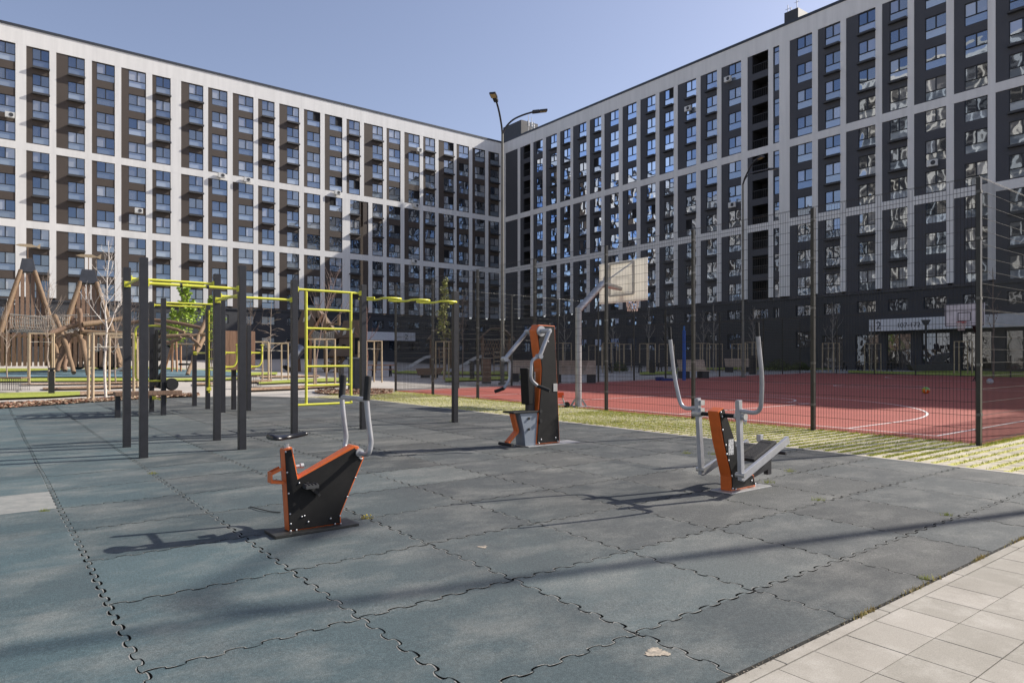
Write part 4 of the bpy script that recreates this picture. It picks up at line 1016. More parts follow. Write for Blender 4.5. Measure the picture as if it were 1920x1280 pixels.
lamp(Vector((15.0,10.2,.08)),0,'double arm lamp whose long shadow crosses the rubber floor',a=(1.1,2.0),c=(-.8,-.5),hf=12.3)
t=thing('park_lamp','low park lamp with flat T shaped head before the entrance canopy','park lamp',gx(1736,60),R(-20))
b=MB(); b.tube([(0,0,-.1),(0,0,4.0)],.09,10); b.build('pole',black_steel,t)
b=MB(); b.prism([(-.35,4.45),(.35,4.45),(.12,4.0),(-.12,4.0)],-.2,.2); b.build('lamp_head',black_steel,t)
# ------------------------------------------------------------------ bollards, bins, cabinets
def bollard(px,Y,h,label,w_=.18):
    t=thing('bollard_light',label,'bollard light',gx(px,Y),TH,'dark bollard lights')
    b=MB(); b.box(-w_/2,w_/2,-w_/2,w_/2,-.05,h-.12); b.build('body',black_steel,t,bevel=.004)
    b=MB(); b.box(-w_/2-.01,w_/2+.01,-w_/2-.01,w_/2+.01,h-.07,h); b.box(-.05,.05,-.05,.05,h-.13,h-.06); b.build('cap',black_steel,t,bevel=.004)
bollard(96.5,24.4,.92,'dark bollard light standing in the front lawn strip on the left')
bollard(885,39,1.05,'dark bollard light on the lawn behind the left court fence',.2)
bollard(640,33,.95,'dark bollard light on the lawn behind the yellow ladder')
bollard(1223,52,.95,'squat dark bollard light behind the far side of the court',.3)
bollard(1411,51,1.35,'broad dark bollard post beside the pale back bench',.35)
t=thing('utility_cabinet','grey upright utility cabinet behind the post of the yellow ladder','cabinet',gx(665,27.4),R(8))
b=MB(); b.box(-.24,.24,-.2,.2,-.05,1.22); b.build('body',mat('grey green cabinet paint',(.075,.085,.088),.6),t,bevel=.008)
b=MB(); b.box(-.27,.27,-.23,.23,1.222,1.28); b.build('lid',mat('light grey lid',(.28,.29,.28),.6),t,bevel=.006)
b=MB(); b.box(.0,.012,-.207,-.203,.05,1.15); b.tube([(.1,-.205,.7),(.1,-.23,.7)],.018,8); b.build('door_gap',black_steel,t)
t=thing('litter_bin','tall brown slatted litter bin behind the left court fence','litter bin',gx(912,33),R(10))
for k in range(7): 
    b=MB(); b.box(-.2+.058*k,-.15+.058*k,-.2,-.17,.1,1.2); b.build('slat',wood,t)
b=MB(); b.box(-.2,.2,-.168,.2,0,1.15); b.box(-.22,.22,-.21,.22,1.2,1.25); b.build('body',mat('dull bin steel',(.13,.125,.115),.6,.2),t)
# ------------------------------------------------------------------ balls, bottle, scooter
def ball(px,py,Y,r,label,cols):
    m,t,p=base('ball cover'); vo=t.nodes.new('ShaderNodeTexVoronoi'); vo.inputs['Scale'].default_value=1.1/r*.55; t.links.new(objc(t),vo.inputs['Vector'])
    t.links.new(ramp(t,vo.outputs['Color'],cols,[.2,.4,.6,.8]),p.inputs['Base Color']); p.inputs['Roughness'].default_value=.4
    b=MB(); b.ball((0,0,r),r,24,16); o=b.build('ball',m,loc=gx(px,Y)); tag(o,label,'ball')
ball(1736,738,24.4,.125,'orange yellow and green football lying on the shaded red court',[(.75,.12,.02),(.75,.6,.03),(.1,.35,.03),(.8,.75,.5)])
ball(1856,720,32.3,.14,'white ball lying far back on the court beside the corner post',[(.6,.6,.6),(.7,.7,.7),(.3,.3,.34),(.65,.65,.65)])
t=thing('plastic_bottle','clear plastic water bottle with blue label by the court fence','bottle',guv(12.0,8.0),0)
b=MB(); b.tube([(0,0,0),(0,0,.15),(0,0,.19),(0,0,.215)],[.033,.033,.014,.013],12)
m,tt,p=base('clear bottle plastic'); p.inputs['Base Color'].default_value=(.8,.87,.9,1); p.inputs['Transmission Weight'].default_value=.7; p.inputs['Roughness'].default_value=.1
b.build('bottle_body',m,t); b=MB(); b.tube([(0,0,.06),(0,0,.12)],.0345,12); b.build('paper_label',mat('blue bottle label',(.05,.25,.6),.5),t); b=MB(); b.tube([(0,0,.2),(0,0,.225)],.016,10); b.build('bottle_cap',mat('blue cap',(.05,.25,.6),.5),t)
t=thing('kick_scooter','small silver and orange kick scooter lying behind the chest press machine','scooter',gx(1052,17.9),R(15))
b=MB(); b.beam((-.35,0,.07),(.1,0,.08),.11,.03); b.build('deck',silver,t,bevel=.004)
b=MB(); b.tube([(.1,0,.08),(.02,0,.3)],.02,8); b.tube([(.02,-.16,.3),(.02,.16,.3)],.015,8); b.build('handlebar',silver,t)
for x in (-.33,.16): b=MB(); b.tube([(x,-.025,.075),(x,.025,.075)],.075,16); b.build('wheel',rubberg,t)
b=MB(); b.box(-.12,.06,-.05,.05,.26,.40); b.build('front_bag',mat('orange red fabric',(.75,.09,.02),.7),t,bevel=.01)
board_m,t_,p_=base('cream translucent board'); o_m=t_.nodes['Material Output']; t_.nodes.remove(p_)
d_=t_.nodes.new('ShaderNodeBsdfDiffuse'); d_.inputs[0].default_value=(.80,.79,.75,1); tr_n=t_.nodes.new('ShaderNodeBsdfTranslucent'); tr_n.inputs[0].default_value=(.93,.91,.84,1); mx_=t_.nodes.new('ShaderNodeMixShader'); mx_.inputs[0].default_value=.45
t_.links.new(d_.outputs[0],mx_.inputs[1]); t_.links.new(tr_n.outputs[0],mx_.inputs[2]); t_.links.new(mx_.outputs[0],o_m.inputs[0])
# ------------------------------------------------------------------ basketball hoops and padded post
def hoop(u,v,face,label,pole_m,back,near):
    t=thing('basketball_hoop',label,'basketball hoop',guv(u,v),TH if face>0 else TH+math.pi)
    b=MB(); b.tube([(0,0,0),(0,0,.25),(0,0,2.62)],[.10,.085,.085],8); b.box(-.22,.22,-.22,.22,-.02,.02)
    for k in range(4): a=k*math.pi/2+.78; b.beam((math.cos(a)*.2,math.sin(a)*.2,.02),(math.cos(a)*.09,math.sin(a)*.09,.2),.012,.05)
    po=b.build('pole',pole_m,t)
    b=MB(); b.tube([(0,0,2.56),(.9,0,3.32)],.095,8); b.tube([(.86,0,3.31),(1.62,0,3.22)],[.09,.06],8); b.build('boom',pole_m,t)
    b=MB(); b.box(1.66,1.71,-.9,.9,2.85,4.0); bd=b.build('backboard',back,t,bevel=.006)
    b=MB()
    for (a,c) in (((1.63,-.45,3.05),(1.63,-.45,3.95)),((1.63,.45,3.05),(1.63,.45,3.95)),((1.63,-.45,3.05),(1.63,.45,3.05)),((1.63,-.45,3.95),(1.63,.45,3.95))): b.beam(a,c,.05)
    b.beam((1.58,.45,3.9),(.9,0,3.32),.035); b.beam((1.58,-.45,3.9),(.9,0,3.32),.035); b.build('board_frame',pole_m,t)
    b=MB(); P=[(1.715+.0,)]; 
    for (y0,y1,z0,z1) in ((-.88,.88,3.96,3.99),(-.88,.88,2.86,2.89),(-.88,-.85,2.89,3.96),(.85,.88,2.89,3.96),(-.3,.3,3.52,3.56),(-.3,.3,3.1,3.14),(-.3,-.26,3.14,3.52),(.26,.3,3.14,3.52)): b.box(1.7105,1.714,y0,y1,z0,z1)
    b.build('board_marking',mat('dark board marking',(.02,.02,.03),.5) ,bd)
    b=MB(); cx=1.71+.15+.225; b.tube([(cx+.225*math.cos(2*math.pi*k/32),.225*math.sin(2*math.pi*k/32),3.05) for k in range(33)],.011,8); b.box(1.712,1.88,-.05,.05,3.0,3.04); b.build('rim',mat('red painted rim',(.55,.04,.03),.4),t)
    b=MB(); L=5
    for k in range(12):
        for s in (1,-1):
            pts=[]
            for i in range(L*2+1):
                f=i/(L*2); r=.222-.085*f**.7; a=2*math.pi*(k+s*f*2.5)/12; pts.append((cx+r*math.cos(a),r*math.sin(a),3.045-.43*f))
            b.tube(pts,.006,4,False)
    b.build('net',mat('white net cord',(.62,.52,.47),.8),t)
hoop(12.5,13.35,1,'basketball hoop on pale angled pole seen from behind by the near fence',galv,board_m,True)
hoop(41.6,13.8,-1,'far basketball hoop with framed white backboard facing the camera',black_steel,mat('white backboard',(.66,.64,.66),.5),False)
t=thing('volleyball_post','slim post wrapped in blue padding at the far side of court','padded post',guv(30.2,23.9),TH)
b=MB(); b.tube([(0,0,0),(0,0,.04),(0,0,2.7)],[.11,.1,.1],12); b.build('padding',mat('blue vinyl padding',(.006,.07,.30),.45),t,bevel=0)
b=MB(); b.tube([(0,0,2.7),(0,0,2.95)],.05,10); b.build('post_top',mat('blue post paint',(.02,.13,.36),.4),t)
b=MB(); b.box(-.5,.3,-.3,.3,0,.12); b.box(-.75,-.35,.05,.35,.0,.2); o=b.build('sports_bag',mat('dark blue sports bag fabric',(.01,.03,.16),.7),loc=guv(29.2,24.0)); tag(o,'low dark blue sports bag on the ground beside the blue padded post','bag')
# ------------------------------------------------------------------ benches
def lounge(px,Y,w_,rz,label,m=None):
    t=thing('lounge_bench',label,'bench',gx(px,Y),rz,'slatted lounge benches round the court')
    m=m or slatw
    b=MB()
    for k in range(5): b.box(-w_/2,w_/2,-.45+.11*k,-.355+.11*k,.42,.455)
    b.build('seat',m,t)
    b=MB()
    for k in range(7):
        y=.1+.05*k; z=.46+.1*k; b.beam((-w_/2,y,z),(w_/2,y,z),.025,.085)
    b.build('backrest',m,t)
    for x in (-w_/2+.25,w_/2-.25): b=MB(); b.box(x-.22,x+.22,-.4,.35,0,.415); b.build('block_leg',black_steel,t,bevel=.01)
lounge(1076,34.2,2.2,R(-5),'pale slatted lounge bench behind the near hoop pole')
lounge(985,36,1.6,R(-5),'pale slatted bench half hidden behind the chest press machine')
lounge(1300,41,1.7,R(8),'pale slatted lounge bench beside the blue padded post')
lounge(1385,56,2.1,R(0),'far pale slatted bench beside the broad dark bollard')
def picnic(px,Y,rz,w_,label,top,hh=.75):
    t=thing('picnic_table',label,'picnic table',gx(px,Y),rz,'picnic tables on the paving')
    b=MB(); b.box(-w_/2,w_/2,-.35,.35,hh-.06,hh); b.build('table_top',top,t,bevel=.006)
    for s in (-1,1): b=MB(); b.box(-w_/2,w_/2,.6*s-.14,.6*s+.14,.42,.46); b.build('seat',top,t,bevel=.005)
    for x in (-w_/2+.3,w_/2-.3): b=MB(); b.beam((x,-.55,.0),(x,-.2,hh-.065),.08); b.beam((x,.55,.0),(x,.2,hh-.065),.08); b.box(x-.035,x+.035,-.7,.7,.36,.415); b.build('leg',black_steel,t)
picnic(716,45,R(4),1.7,'timber picnic table with reddish top left of the court fence',mat('reddish bench timber',(.36,.17,.10),.6,0,.15,5))
dk=mat('dark stained timber',(.055,.05,.048),.6,0,.2,5)
picnic(1172,55,R(0),3.0,'dark picnic table among staked trees behind the far side of court',dk)
picnic(1555,62,R(-8),3.2,'long dark table with bench seats behind the middle fence post',dk)
picnic(1640,60,R(-8),3.0,'long dark table with bench seats in front of the entrance canopy',dk)
picnic(1250,58,R(5),1.8,'small dark picnic table just left of the blue padded post',dk)
t=thing('planter_bench','low boat shaped brown timber planter seat behind the left court fence','planter',gx(803,42),R(5))
b=MB(); b.prism([(-.75,.55),(.95,.62),(.75,.22),(-.6,.15)],-.4,.4); b.build('timber_body',wood,t,bevel=.01)
b=MB(); b.box(-.45,.1,-.3,.3,0,.15); b.box(.3,.6,-.3,.3,0,.2); b.build('block_leg',black_steel,t)
t=thing('boat_seat','dark boat shaped play seat with raised stern near the entrance','play seat',gx(1744,56),R(-12))
b=MB(); b.prism([(-1.7,.62),(1.75,.72),(1.45,.12),(-1.35,.1)],-.5,.5); b.build('hull',dk,t,bevel=.03)
b=MB(); b.prism([(-.05,.7),(.25,1.35),(1.3,1.6),(1.2,1.2),(.75,.7)],-.4,.4); b.build('stern',dk,t,bevel=.02)
def cage(px,Y,rz,label,w_=1.1):
    t=thing('basket_bench',label,'bench',gx(px,Y),rz,'wire basket benches with timber tops')
    b=MB()
    for k in range(int(w_/.075)+1):
        x=-w_/2+.075*k
        for y in (-.22,.22): b.beam((x,y,0),(x,y,.46),.008)
    for z in (.02,.24,.45):
        for y in (-.22,.22): b.beam((-w_/2,y,z),(w_/2,y,z),.01)
    b.build('wire_basket',black_steel,t)
    b=MB()
    for k in range(5): b.box(-w_/2,w_/2,-.25+.105*k,-.16+.105*k,.47,.51)
    b.build('seat',wood,t)
cage(22,26.8,R(-3),'wire basket bench with brown timber seat at the left edge',1.15)
cage(464,29,R(0),'wire basket bench with timber seat behind the rear workout frame',1.0)
# ------------------------------------------------------------------ stake frames and young trees
def frame(px,Y,h,wd,label,rz=TH,r=.045):
    t=thing('tree_stakes',label,'stake frame',gx(px,Y),rz,'timber stake frames round the young trees'); a=wd/2
    for x,y in ((-a,-a),(a,-a),(a,a),(-a,a)): b=MB(); b.tube([(x,y,-.1),(x*.98,y*.98,h)],[r,r*.92],7); b.build('stake',stake,t)
    for z,q in ((h-.04,0),(h-.42,1)):
        for (p,s) in (((-a,-a),(a,-a)),((a,-a),(a,a)),((a,a),(-a,a)),((-a,a),(-a,-a))):
            b=MB()
            if q==0: b.beam((p[0],p[1],z+.05),(s[0],s[1],z+.05),.05,.035)
            else: b.tube([(p[0],p[1],z),(0,0,z+.03)],.009,5)
            b.build('rail' if q==0 else 'tie',stake if q==0 else rope,t)
def tree(px,Y,h,label,seed,cat='young tree',bm=None,style='up',r=.03,nb=14,spread=.45,lean=(0,0),leaves=0,lh=.3,lm=None,first=.42,name='young_tree',ls=.05):
    rn=random.Random(seed); t=thing(name,label,cat,gx(px,Y),rn.random()*6,'young trees in the courtyard'); bm=bm or bark
    tr=[]; n=9; wx,wy=lean
    for i in range(n+1):
        f=i/n; tr.append(Vector((wx*f*f+rn.gauss(0,.012)*h*.3,wy*f*f+rn.gauss(0,.012)*h*.3,-.05+h*f)))
    b=MB(); b.tube(tr,[r*(1-.85*i/n)+.004 for i in range(n+1)],7); b.build('trunk',bm,t)
    b=MB(); tips=[]
    def br(p,d,L,rr,lv):
        pts=[p]; q=p.copy(); dd=d.copy(); m_=6
        for i in range(m_):
            dd=(dd+Vector((rn.gauss(0,.13),rn.gauss(0,.13),rn.gauss(0,.06)+(.10 if style=='up' else (-.16 if style=='weep' and lv==0 and i>1 else .0))))).normalized(); q=q+dd*L/m_; pts.append(q.copy())
            tips.append(q.copy())
        b.tube(pts,[rr*(1-.7*i/m_) for i in range(m_+1)],4,False)
        if lv<2:
            for k in range(3 if lv==0 else 2):
                i=rn.randint(1,m_-1); a=rn.random()*6.28; e_=(dd+Vector((math.cos(a),math.sin(a),.2))*.65).normalized(); br(pts[i],e_,L*rn.uniform(.35,.6),rr*.6,lv+1)
    for k in range(nb):
        f=first+(1-first)*(k+.3)/nb*.93; i=min(n-1,int(f*n)); p=tr[i].lerp(tr[i+1],f*n-i); a=k*2.4+rn.random(); up=1.1 if style=='up' else .6
        L=h*spread*(1.15-f)*rn.uniform(.7,1.2); br(p,Vector((math.cos(a),math.sin(a),up)).normalized(),L,r*.42*(1.2-f)+.003,0)
    b.build('branches',bm,t)
    if leaves:
        b=MB()
        for k in range(leaves):
            p=rn.choice(tips)+Vector((rn.gauss(0,.05),rn.gauss(0,.05),rn.gauss(0,.05)))
            s=ls*rn.uniform(.5,1.3); a=rn.random()*6.28; c=rn.uniform(-1,1); d1=Vector((math.cos(a),math.sin(a),c*.6)).normalized()*s; d2=d1.cross(Vector((rn.gauss(0,1),rn.gauss(0,1),rn.gauss(0,1)))).normalized()*s*.55
            b.add([p-d1,p-d2,p+d1,p+d2],[(0,1,2,3)])
        b.build('foliage',lm or leafm,t)
    return t
frame(208,21.5,2.02,1.1,'pale stake frame round the white birch left of the workout frame')
tree(197,21.5,5.0,'slender white birch sapling rising left of the workout frame',1,bm=birch,r=.04,nb=16,spread=.32,lean=(.1,.05))
frame(232,28.5,2.1,1.2,'stake frame behind the birch, seen between the front posts')
tree(243,30,5.2,'bare reddish sapling behind the left posts of the workout frame',21,r=.035,nb=14,spread=.3)
frame(77,34,2.35,1.0,'tall pale stake frame right of the dark bollard light')
tree(90,34.5,5.6,'bare thin sapling between the two wooden towers',2,bm=mat('pale twig bark',(.34,.27,.22),.8,0,.3,14),r=.035,nb=20,spread=.36,first=.3)
tree(216,33,4.4,'bare bushy sapling right of the birch behind the stake frame',61,bm=mat('pale twig bark',(.34,.27,.22),.8,0,.3,14),r=.03,nb=18,spread=.4,first=.3)
tree(12,38,4.2,'bare sapling at the far left edge before the wooden tower',62,bm=mat('pale twig bark',(.34,.27,.22),.8,0,.3,14),r=.03,nb=14,spread=.36,first=.3)
frame(480,37,2.05,1.0,'stake frame just left of the post carrying the yellow ladder')
frame(516,39,2.0,1.1,'stake frame behind the left yellow ladder post')
tree(508,39,4.4,'bare sapling with drooping twigs left of the yellow ladder',3,bm=mat('pale twig bark',(.34,.27,.22),.8,0,.3,14),style='weep',nb=16,spread=.34,r=.035,first=.35)
frame(601,32,2.1,1.0,'stake frame seen through the yellow ladder')
tree(592,32,5.4,'leaning bare sapling seen through the yellow ladder',4,bm=mat('pinkish grey bark',(.33,.24,.20),.8,0,.3,14),nb=14,spread=.5,lean=(1.1,0),r=.035).rotation_euler=(0,0,0)
frame(694,36,2.1,.9,'stake frame right of the ladder beside the snake bar')
tree(688,36,4.0,'bare reddish sapling with a bent twig under the snake bar',5,bm=mat('red brown bark',(.30,.16,.12),.8,0,.3,14),nb=7,spread=.45,r=.035)
frame(837,40,2.15,.9,'stake frame below the leafy columnar tree')
tree(834,40,6.0,'leafy columnar tree with small yellow green leaves behind the snake bar',6,nb=30,spread=.17,r=.04,leaves=1100,first=.3,ls=.07,lm=mat('young olive leaf',(.28,.29,.07),.6,0,.4,9))
tree(868,44,5.6,'bare dark tree right of the leafy columnar tree',7,nb=14,spread=.4,r=.04)
tree(325,52,4.6,'small fresh green tree seen under the rear pull-up bars',8,leaves=900,nb=22,spread=.34,ls=.11,first=.25)
tree(350,50,6.2,'taller fresh green tree behind the rear workout frame',9,leaves=1700,nb=26,spread=.36,ls=.11,first=.3)
tree(397,52,5.5,'fresh green tree half hidden behind the middle workout posts',10,leaves=1200,nb=24,spread=.36,ls=.11,first=.3)
tree(470,52,5.6,'bare tree with upright twigs behind the handle post',13,nb=14,spread=.4,r=.035)
tree(655,60,7.,'bare tree before the play castle at the right of ladder',14,nb=12,spread=.3,r=.035)
rowx=[(1056,56,1),(1116,70,0),(1146,56,1),(1170,62,0),(1214,59,1),(1250,62,1),(1315,57,1),(1340,60,1),(1387,60,0),(1414,53,1),(1558,57,1),(1636,59,1)]
for k,(px,Y,tr_) in enumerate(rowx):
    frame(px,Y,2.35,.95,f'{ORD[k]} stake frame from the left in the row behind the court',r=.05)
    if tr_: tree(px+(-2 if k%2 else 3),Y,5.2+.8*math.sin(k*2.1),f'bare sapling inside the {ORD[k]} stake frame behind the court',30+k,bm=mat('pale sapling bark',(.30,.27,.23),.8,0,.3,14),nb=11,spread=.3,r=.05)
frame(1806,52,2.4,.9,'stake frame right of the corner post of the court fence')
tree(1862,40,6.5,'bare sapling right of the corner post behind the court',51,nb=9,spread=.25,r=.05)
# low shrubs along the far building
m,tq,p=base('shrub leaf'); n=noise(tq,pos(tq),3,4); tq.links.new(ramp(tq,n,[(.05,.07,.02),(.13,.16,.04)],[.3,.7]),p.inputs['Base Color']); p.inputs['Roughness'].default_value=.8
for k,(px,Y,w_,h,lb) in enumerate(((1460,62,3.0,1.1,'low dark shrub at the foot of the building right of the long lever'),(1500,64,2.2,.8,'small dark shrub beside the middle fence post'),(1160,60,2.0,.9,'olive shrub under the backboard behind the court'))):
    rn=random.Random(k+90); b=MB()
    for i in range(1500):
        a=rn.random()*6.28; rr=rn.random()**.5; x=math.cos(a)*rr*w_/2*(.8+.2*math.sin(a*3)); y=math.sin(a)*rr*.8; z=rn.random()*h*(1-rr*rr*.7); s=rn.uniform(.04,.09); d=Vector((rn.gauss(0,1),rn.gauss(0,1),rn.gauss(0,1))).normalized()*s; e_=d.cross(Vector((rn.gauss(0,1),0,1))).normalized()*s*.6
        c=Vector((x,y,z)); b.add([c-d,c-e_,c+d,c+e_],[(0,1,2,3)])
    o=b.build('shrub',m,loc=gx(px,Y)); tag(o,lb,'shrub','low shrubs by the building')
# ------------------------------------------------------------------ wooden playground on the left
def tower(px,Y,label,H_,cap_w,base_w,rz):
    t=thing('climbing_tower',label,'climbing tower',gx(px,Y),rz,'pointed wooden climbing towers'); zc=H_-.95
    tw=cap_w/2*.8; bw=base_w/2
    for sx_,sy in ((-1,-1),(1,-1),(1,1),(-1,1)):
        b=MB(); b.tube([(sx_*bw,sy*bw,-.1),(sx_*(bw*.52+tw*.5),sy*(bw*.52+tw*.5),H_*.45),(sx_*tw,sy*tw,zc+.1)],[.2,.18,.14],9); b.build('leg',woodlog,t)
    b=MB(); c=cap_w/2; vs=[(-c,-c,zc),(c,-c,zc),(c,c,zc),(-c,c,zc)]; d=c*.68; vs+=[(-d,-d,H_),(d,-d,H_),(d,d,H_),(-d,d,H_)]
    b.add(vs,[(3,2,1,0),(4,5,6,7),(0,1,5,4),(1,2,6,5),(2,3,7,6),(3,0,4,7)]); b.build('cap',mat('slate grey metal cap',(.055,.058,.068),.5,.2),t,bevel=.02)
    def hw(z): return bw+(tw-bw)*min(1,z/zc)
    for face in range(4):
        b=MB(); n=13
        a=face*math.pi/2; ca,sa=math.cos(a),math.sin(a)
        for k in range(n):
            f=(k+.5)/n*2-1; z1=zc-.15; z0=2.9 if abs(f)<.62 else 2.9
            lim=abs(f)*bw*.92
            zt=min(zc-.1,zc*(bw-lim)/(bw-tw)-.15)
            if zt<z0+.2: continue
            x=f*bw*.92; w_=.105
            # the board leans in with the face
            P=lambda x_,z_: (x_*ca+hw(z_)*.96*sa, x_*sa-hw(z_)*.96*ca, z_)
            p0=Vector(P(x,z0)); p1=Vector(P(x,zt)); b.beam(p0,p1,.215,.035,up=(-sa,ca,0))
        b.build('slat_wall',wood,t)
    b=MB(); b.box(-bw*.62,bw*.62,-bw*.62,bw*.62,2.35,2.5); b.build('floor',wood,t)
    # lower slatted walls
    for s in (-1,1):
        b=MB()
        for k in range(12): x=-bw*.8+bw*1.6*k/11; b.box(x-.095,x+.095,s*bw*.86-.03,s*bw*.86+.03,.3,2.6)
        b.build('lower_wall',wood,t)
    b=MB(); b.tube([(0,0,H_),(0,0,H_+1.0)],.03,6); vn=b.build('mast',wood,t)
    b=MB(); b.prism([(-.75,H_+.95),(-.45,H_+1.05),(.2,H_+1.08),(.5,H_+.95),(.75,H_+1.15),(.72,H_+.78),(.5,H_+.9),(.2,H_+.85),(-.45,H_+.88)],-.03,.03); b.build('weather_vane',stake,vn)
    return t
tower(52,49,'left taller pointed wooden tower with grey metal cap and slatted sides',7.9,1.0,4.3,R(35))
tower(166,47,'right pointed wooden tower with grey metal cap near the birch',6.9,1.15,4.0,R(31))
t=thing('rope_net_bridge','pale rope net crawl basket slung between the two wooden towers','rope net',gx(82,45),R(3))
b=MB(); X0,X1=-1.7,2.0
for i in range(26):
    x=X0+(X1-X0)*i/25; pts=[]
    for k in range(13): a=math.pi*(k/12)*1.25+math.pi*.87; pts.append((x,.65*math.cos(a),3.35+.75*math.sin(a)+.06*math.sin(i*.8)))
    b.tube(pts,.016,4,False)
for k in range(13):
    a=math.pi*(k/12)*1.25+math.pi*.87; b.tube([(X0+(X1-X0)*i/8,.65*math.cos(a),3.35+.75*math.sin(a)+.05*math.sin(i*1.3)) for i in range(9)],.016,4,False)
b.build('net',rope,t)
b=MB(); 
for y in (-.65,.65): b.tube([(X0,y,3.75),(0,y,3.6),(X1+1.2,y,3.75)],.035,6)
b.build('top_rope',rope,t)
t=thing('log_climber','tangled climbing frame of thick crossed bare logs and ropes right of towers','log climber',gx(190,43),0)
o0=t.location
def L9(x,y,Y=43): return atY(60+x/9.144,560+y/9.144,Y)-o0
def L6(x,y,Y=43): return atY(230+x/6.4,560+y/6.4,Y)-o0
LG=[(L9(310,600,42),L9(560,500,42.6),L9(790,430,43),.17),(L9(800,575,43),L9(1200,575,43.6),L6(240,440,44),.15),(L9(440,640,44),L9(620,620,44),L9(1040,600,43),.14),(L9(800,170,43),L9(825,350,43),L9(860,560,43),.15),
(L9(385,290,44),L9(560,740,42.5),L9(715,1260,40.5),.15),(L9(840,640,43),L9(900,900,42),L9(975,1330,40.2),.17),(L9(650,600,43),L9(540,880,42.5),L9(420,1240,42),.17),(L9(860,440,43),L9(1200,400,44),L9(1560,330,45),.19),
(L9(735,560,43),L9(800,640,43),L9(880,730,43),.14),(L9(610,760,45),L9(590,1000,44),L9(560,1230,43),.15),(L9(370,720,45),L9(420,880,44),L9(470,1060,43),.12),(L9(1440,900,46),L9(1480,1050,45),L9(1510,1200,44),.12),
(L6(0,330,45),L6(380,262,45.5),L6(940,352,46),.14),(L6(370,310,45),L6(560,350,45),L6(740,400,45),.13),(L6(370,450,44),L6(700,450,44.5),L6(1010,430,45),.15),(L6(800,450,44),L6(860,500,44),L6(935,575,44),.09),
(L6(1010,240,46),L6(930,420,45),L6(880,560,44),.15),(L6(990,440,46),L6(890,640,44),L6(775,905,42),.15),(L6(520,520,44),L6(590,520,44),L6(700,470,44),.12)]
for k,(a,c,d,r) in enumerate(LG):
    rn=random.Random(k); pts=[]
    for i in range(9):
        f=i/8; p=a*(1-f)**2+(c*2-(a+d)/2)*2*f*(1-f)+d*f*f; pts.append(p+Vector((rn.gauss(0,.02),rn.gauss(0,.02),rn.gauss(0,.02))))
    b=MB(); b.tube(pts,[r*(1-.2*f/8)*rn.uniform(.93,1.07) for f in range(9)],9); b.build('log',woodlog if k%3 else wood,t)
for k in range(7):
    rn=random.Random(k+40); a=L9(880+rn.random()*650,730+rn.random()*150,43); c=L9(1000+rn.random()*560,740+rn.random()*170,43); mid=(a+c)/2+Vector((0,0,-.25)); b=MB(); b.tube([a,(a+mid)/2+Vector((0,0,-.05)),mid,(c+mid)/2+Vector((0,0,-.05)),c],.03,5); b.build('rope',rope,t)
b=MB(); b.tube([L9(1230,1270,42)+Vector((0,0,.1)),L9(1400,1250,42)+Vector((0,0,.02)),L9(1570,1180,42)],.08,7); b.build('log',birch,t)
def bowl(px,Y,r,z,label,ring=False):
    b=MB()
    if ring: b.tube([(0,-.5,z),(0,.9,z)],r,28,False); b.tube([(0,-.52,z),(0,-.46,z)],r*1.06,28,False)
    else:
        vs=[];n=20
        for i in range(6):
            a=i/5*1.5; 
            for k in range(n): vs.append((r*math.cos(a-0)*math.cos(2*math.pi*k/n),r*math.cos(a)*math.sin(2*math.pi*k/n),z-r*.8*math.sin(a)))
        b.add(vs,[(i*n+k,i*n+(k+1)%n,(i+1)*n+(k+1)%n,(i+1)*n+k) for i in range(5) for k in range(n)],True)
    o=b.build('play_tube' if ring else 'spinning_bowl',rubberg,loc=gx(px,Y)); tag(o,label,'play equipment'); return o
bowl(197,48,.62,.75,'black plastic crawl tube lying under the log climber',True)
bowl(146,47,.5,.5,'black spinning bowl seat below the right tower')
t=thing('nest_swing','small timber swing frame with round black nest seat behind the rear workout frame','swing',gx(351,48),0)
for x in (-.45,.45): b=MB(); b.tube([(x,0,0),(x,0,1.9)],.07,8); b.build('post',mat('orange brown log',(.42,.22,.12),.7,0,.2,6),t)
b=MB(); b.tube([(-1.6,0,1.9),(1.2,0,1.9)],.05,8); b.build('cross_beam',stake,t)
b=MB(); b.tube([(.0+.5*math.cos(k*.393),.5*math.sin(k*.393),.5) for k in range(17)],.07,8); b.tube([(0,0,.5),(0,0,1.9)],.02,5); b.build('nest_seat',rubberg,t)
for k,px in enumerate((318,324)):
    pass
t=thing('leaning_logs','group of reddish leaning poles left of the nest swing','log poles',gx(322,47),0)
for x0,x1 in ((-.5,.1),(0,.05),(.35,.3)): b=MB(); b.tube([(x0,0,0),(x1,0,2.1)],.07,8); b.build('pole',mat('orange brown log',(.42,.22,.12),.7,0,.2,6),t)
# play castle behind the yellow ladder
cas=mat('brown play panel',(.145,.10,.072),.7,0,.15,2,.1,30); orl=mat('orange brown log',(.42,.22,.12),.7,0,.2,6)
t=thing('play_castle','brown wooden play castle with sloping roofs, rope net and log stairs','play castle',gx(625,55),R(6))
def cz(px,py,y=0): p=atY(px,py,55+y)-t.location; return (p.x,p.z)
def ppoly(pts,y0,y1,name,m,par=None,bev=.02):
    b=MB(); b.prism([cz(*p) for p in pts],y0,y1); return b.build(name,m,par or t,bevel=bev)
r1=ppoly([(556,634),(574,584),(602,580),(590,634)],-1.2,1.0,'roof',cas); ppoly([(600,580),(640,632),(632,640),(596,592)],-1.2,1.0,'roof',cas)
h1=ppoly([(588,628),(634,628),(634,640),(584,640)],-.9,.9,'platform',cas)
r2=ppoly([(637,634),(648,603),(676,601),(680,634)],-1.3,-1.2,'roof',cas); h2=ppoly([(641,625),(680,625),(680,668),(636,668)],-1.15,1.1,'house_wall',cas)
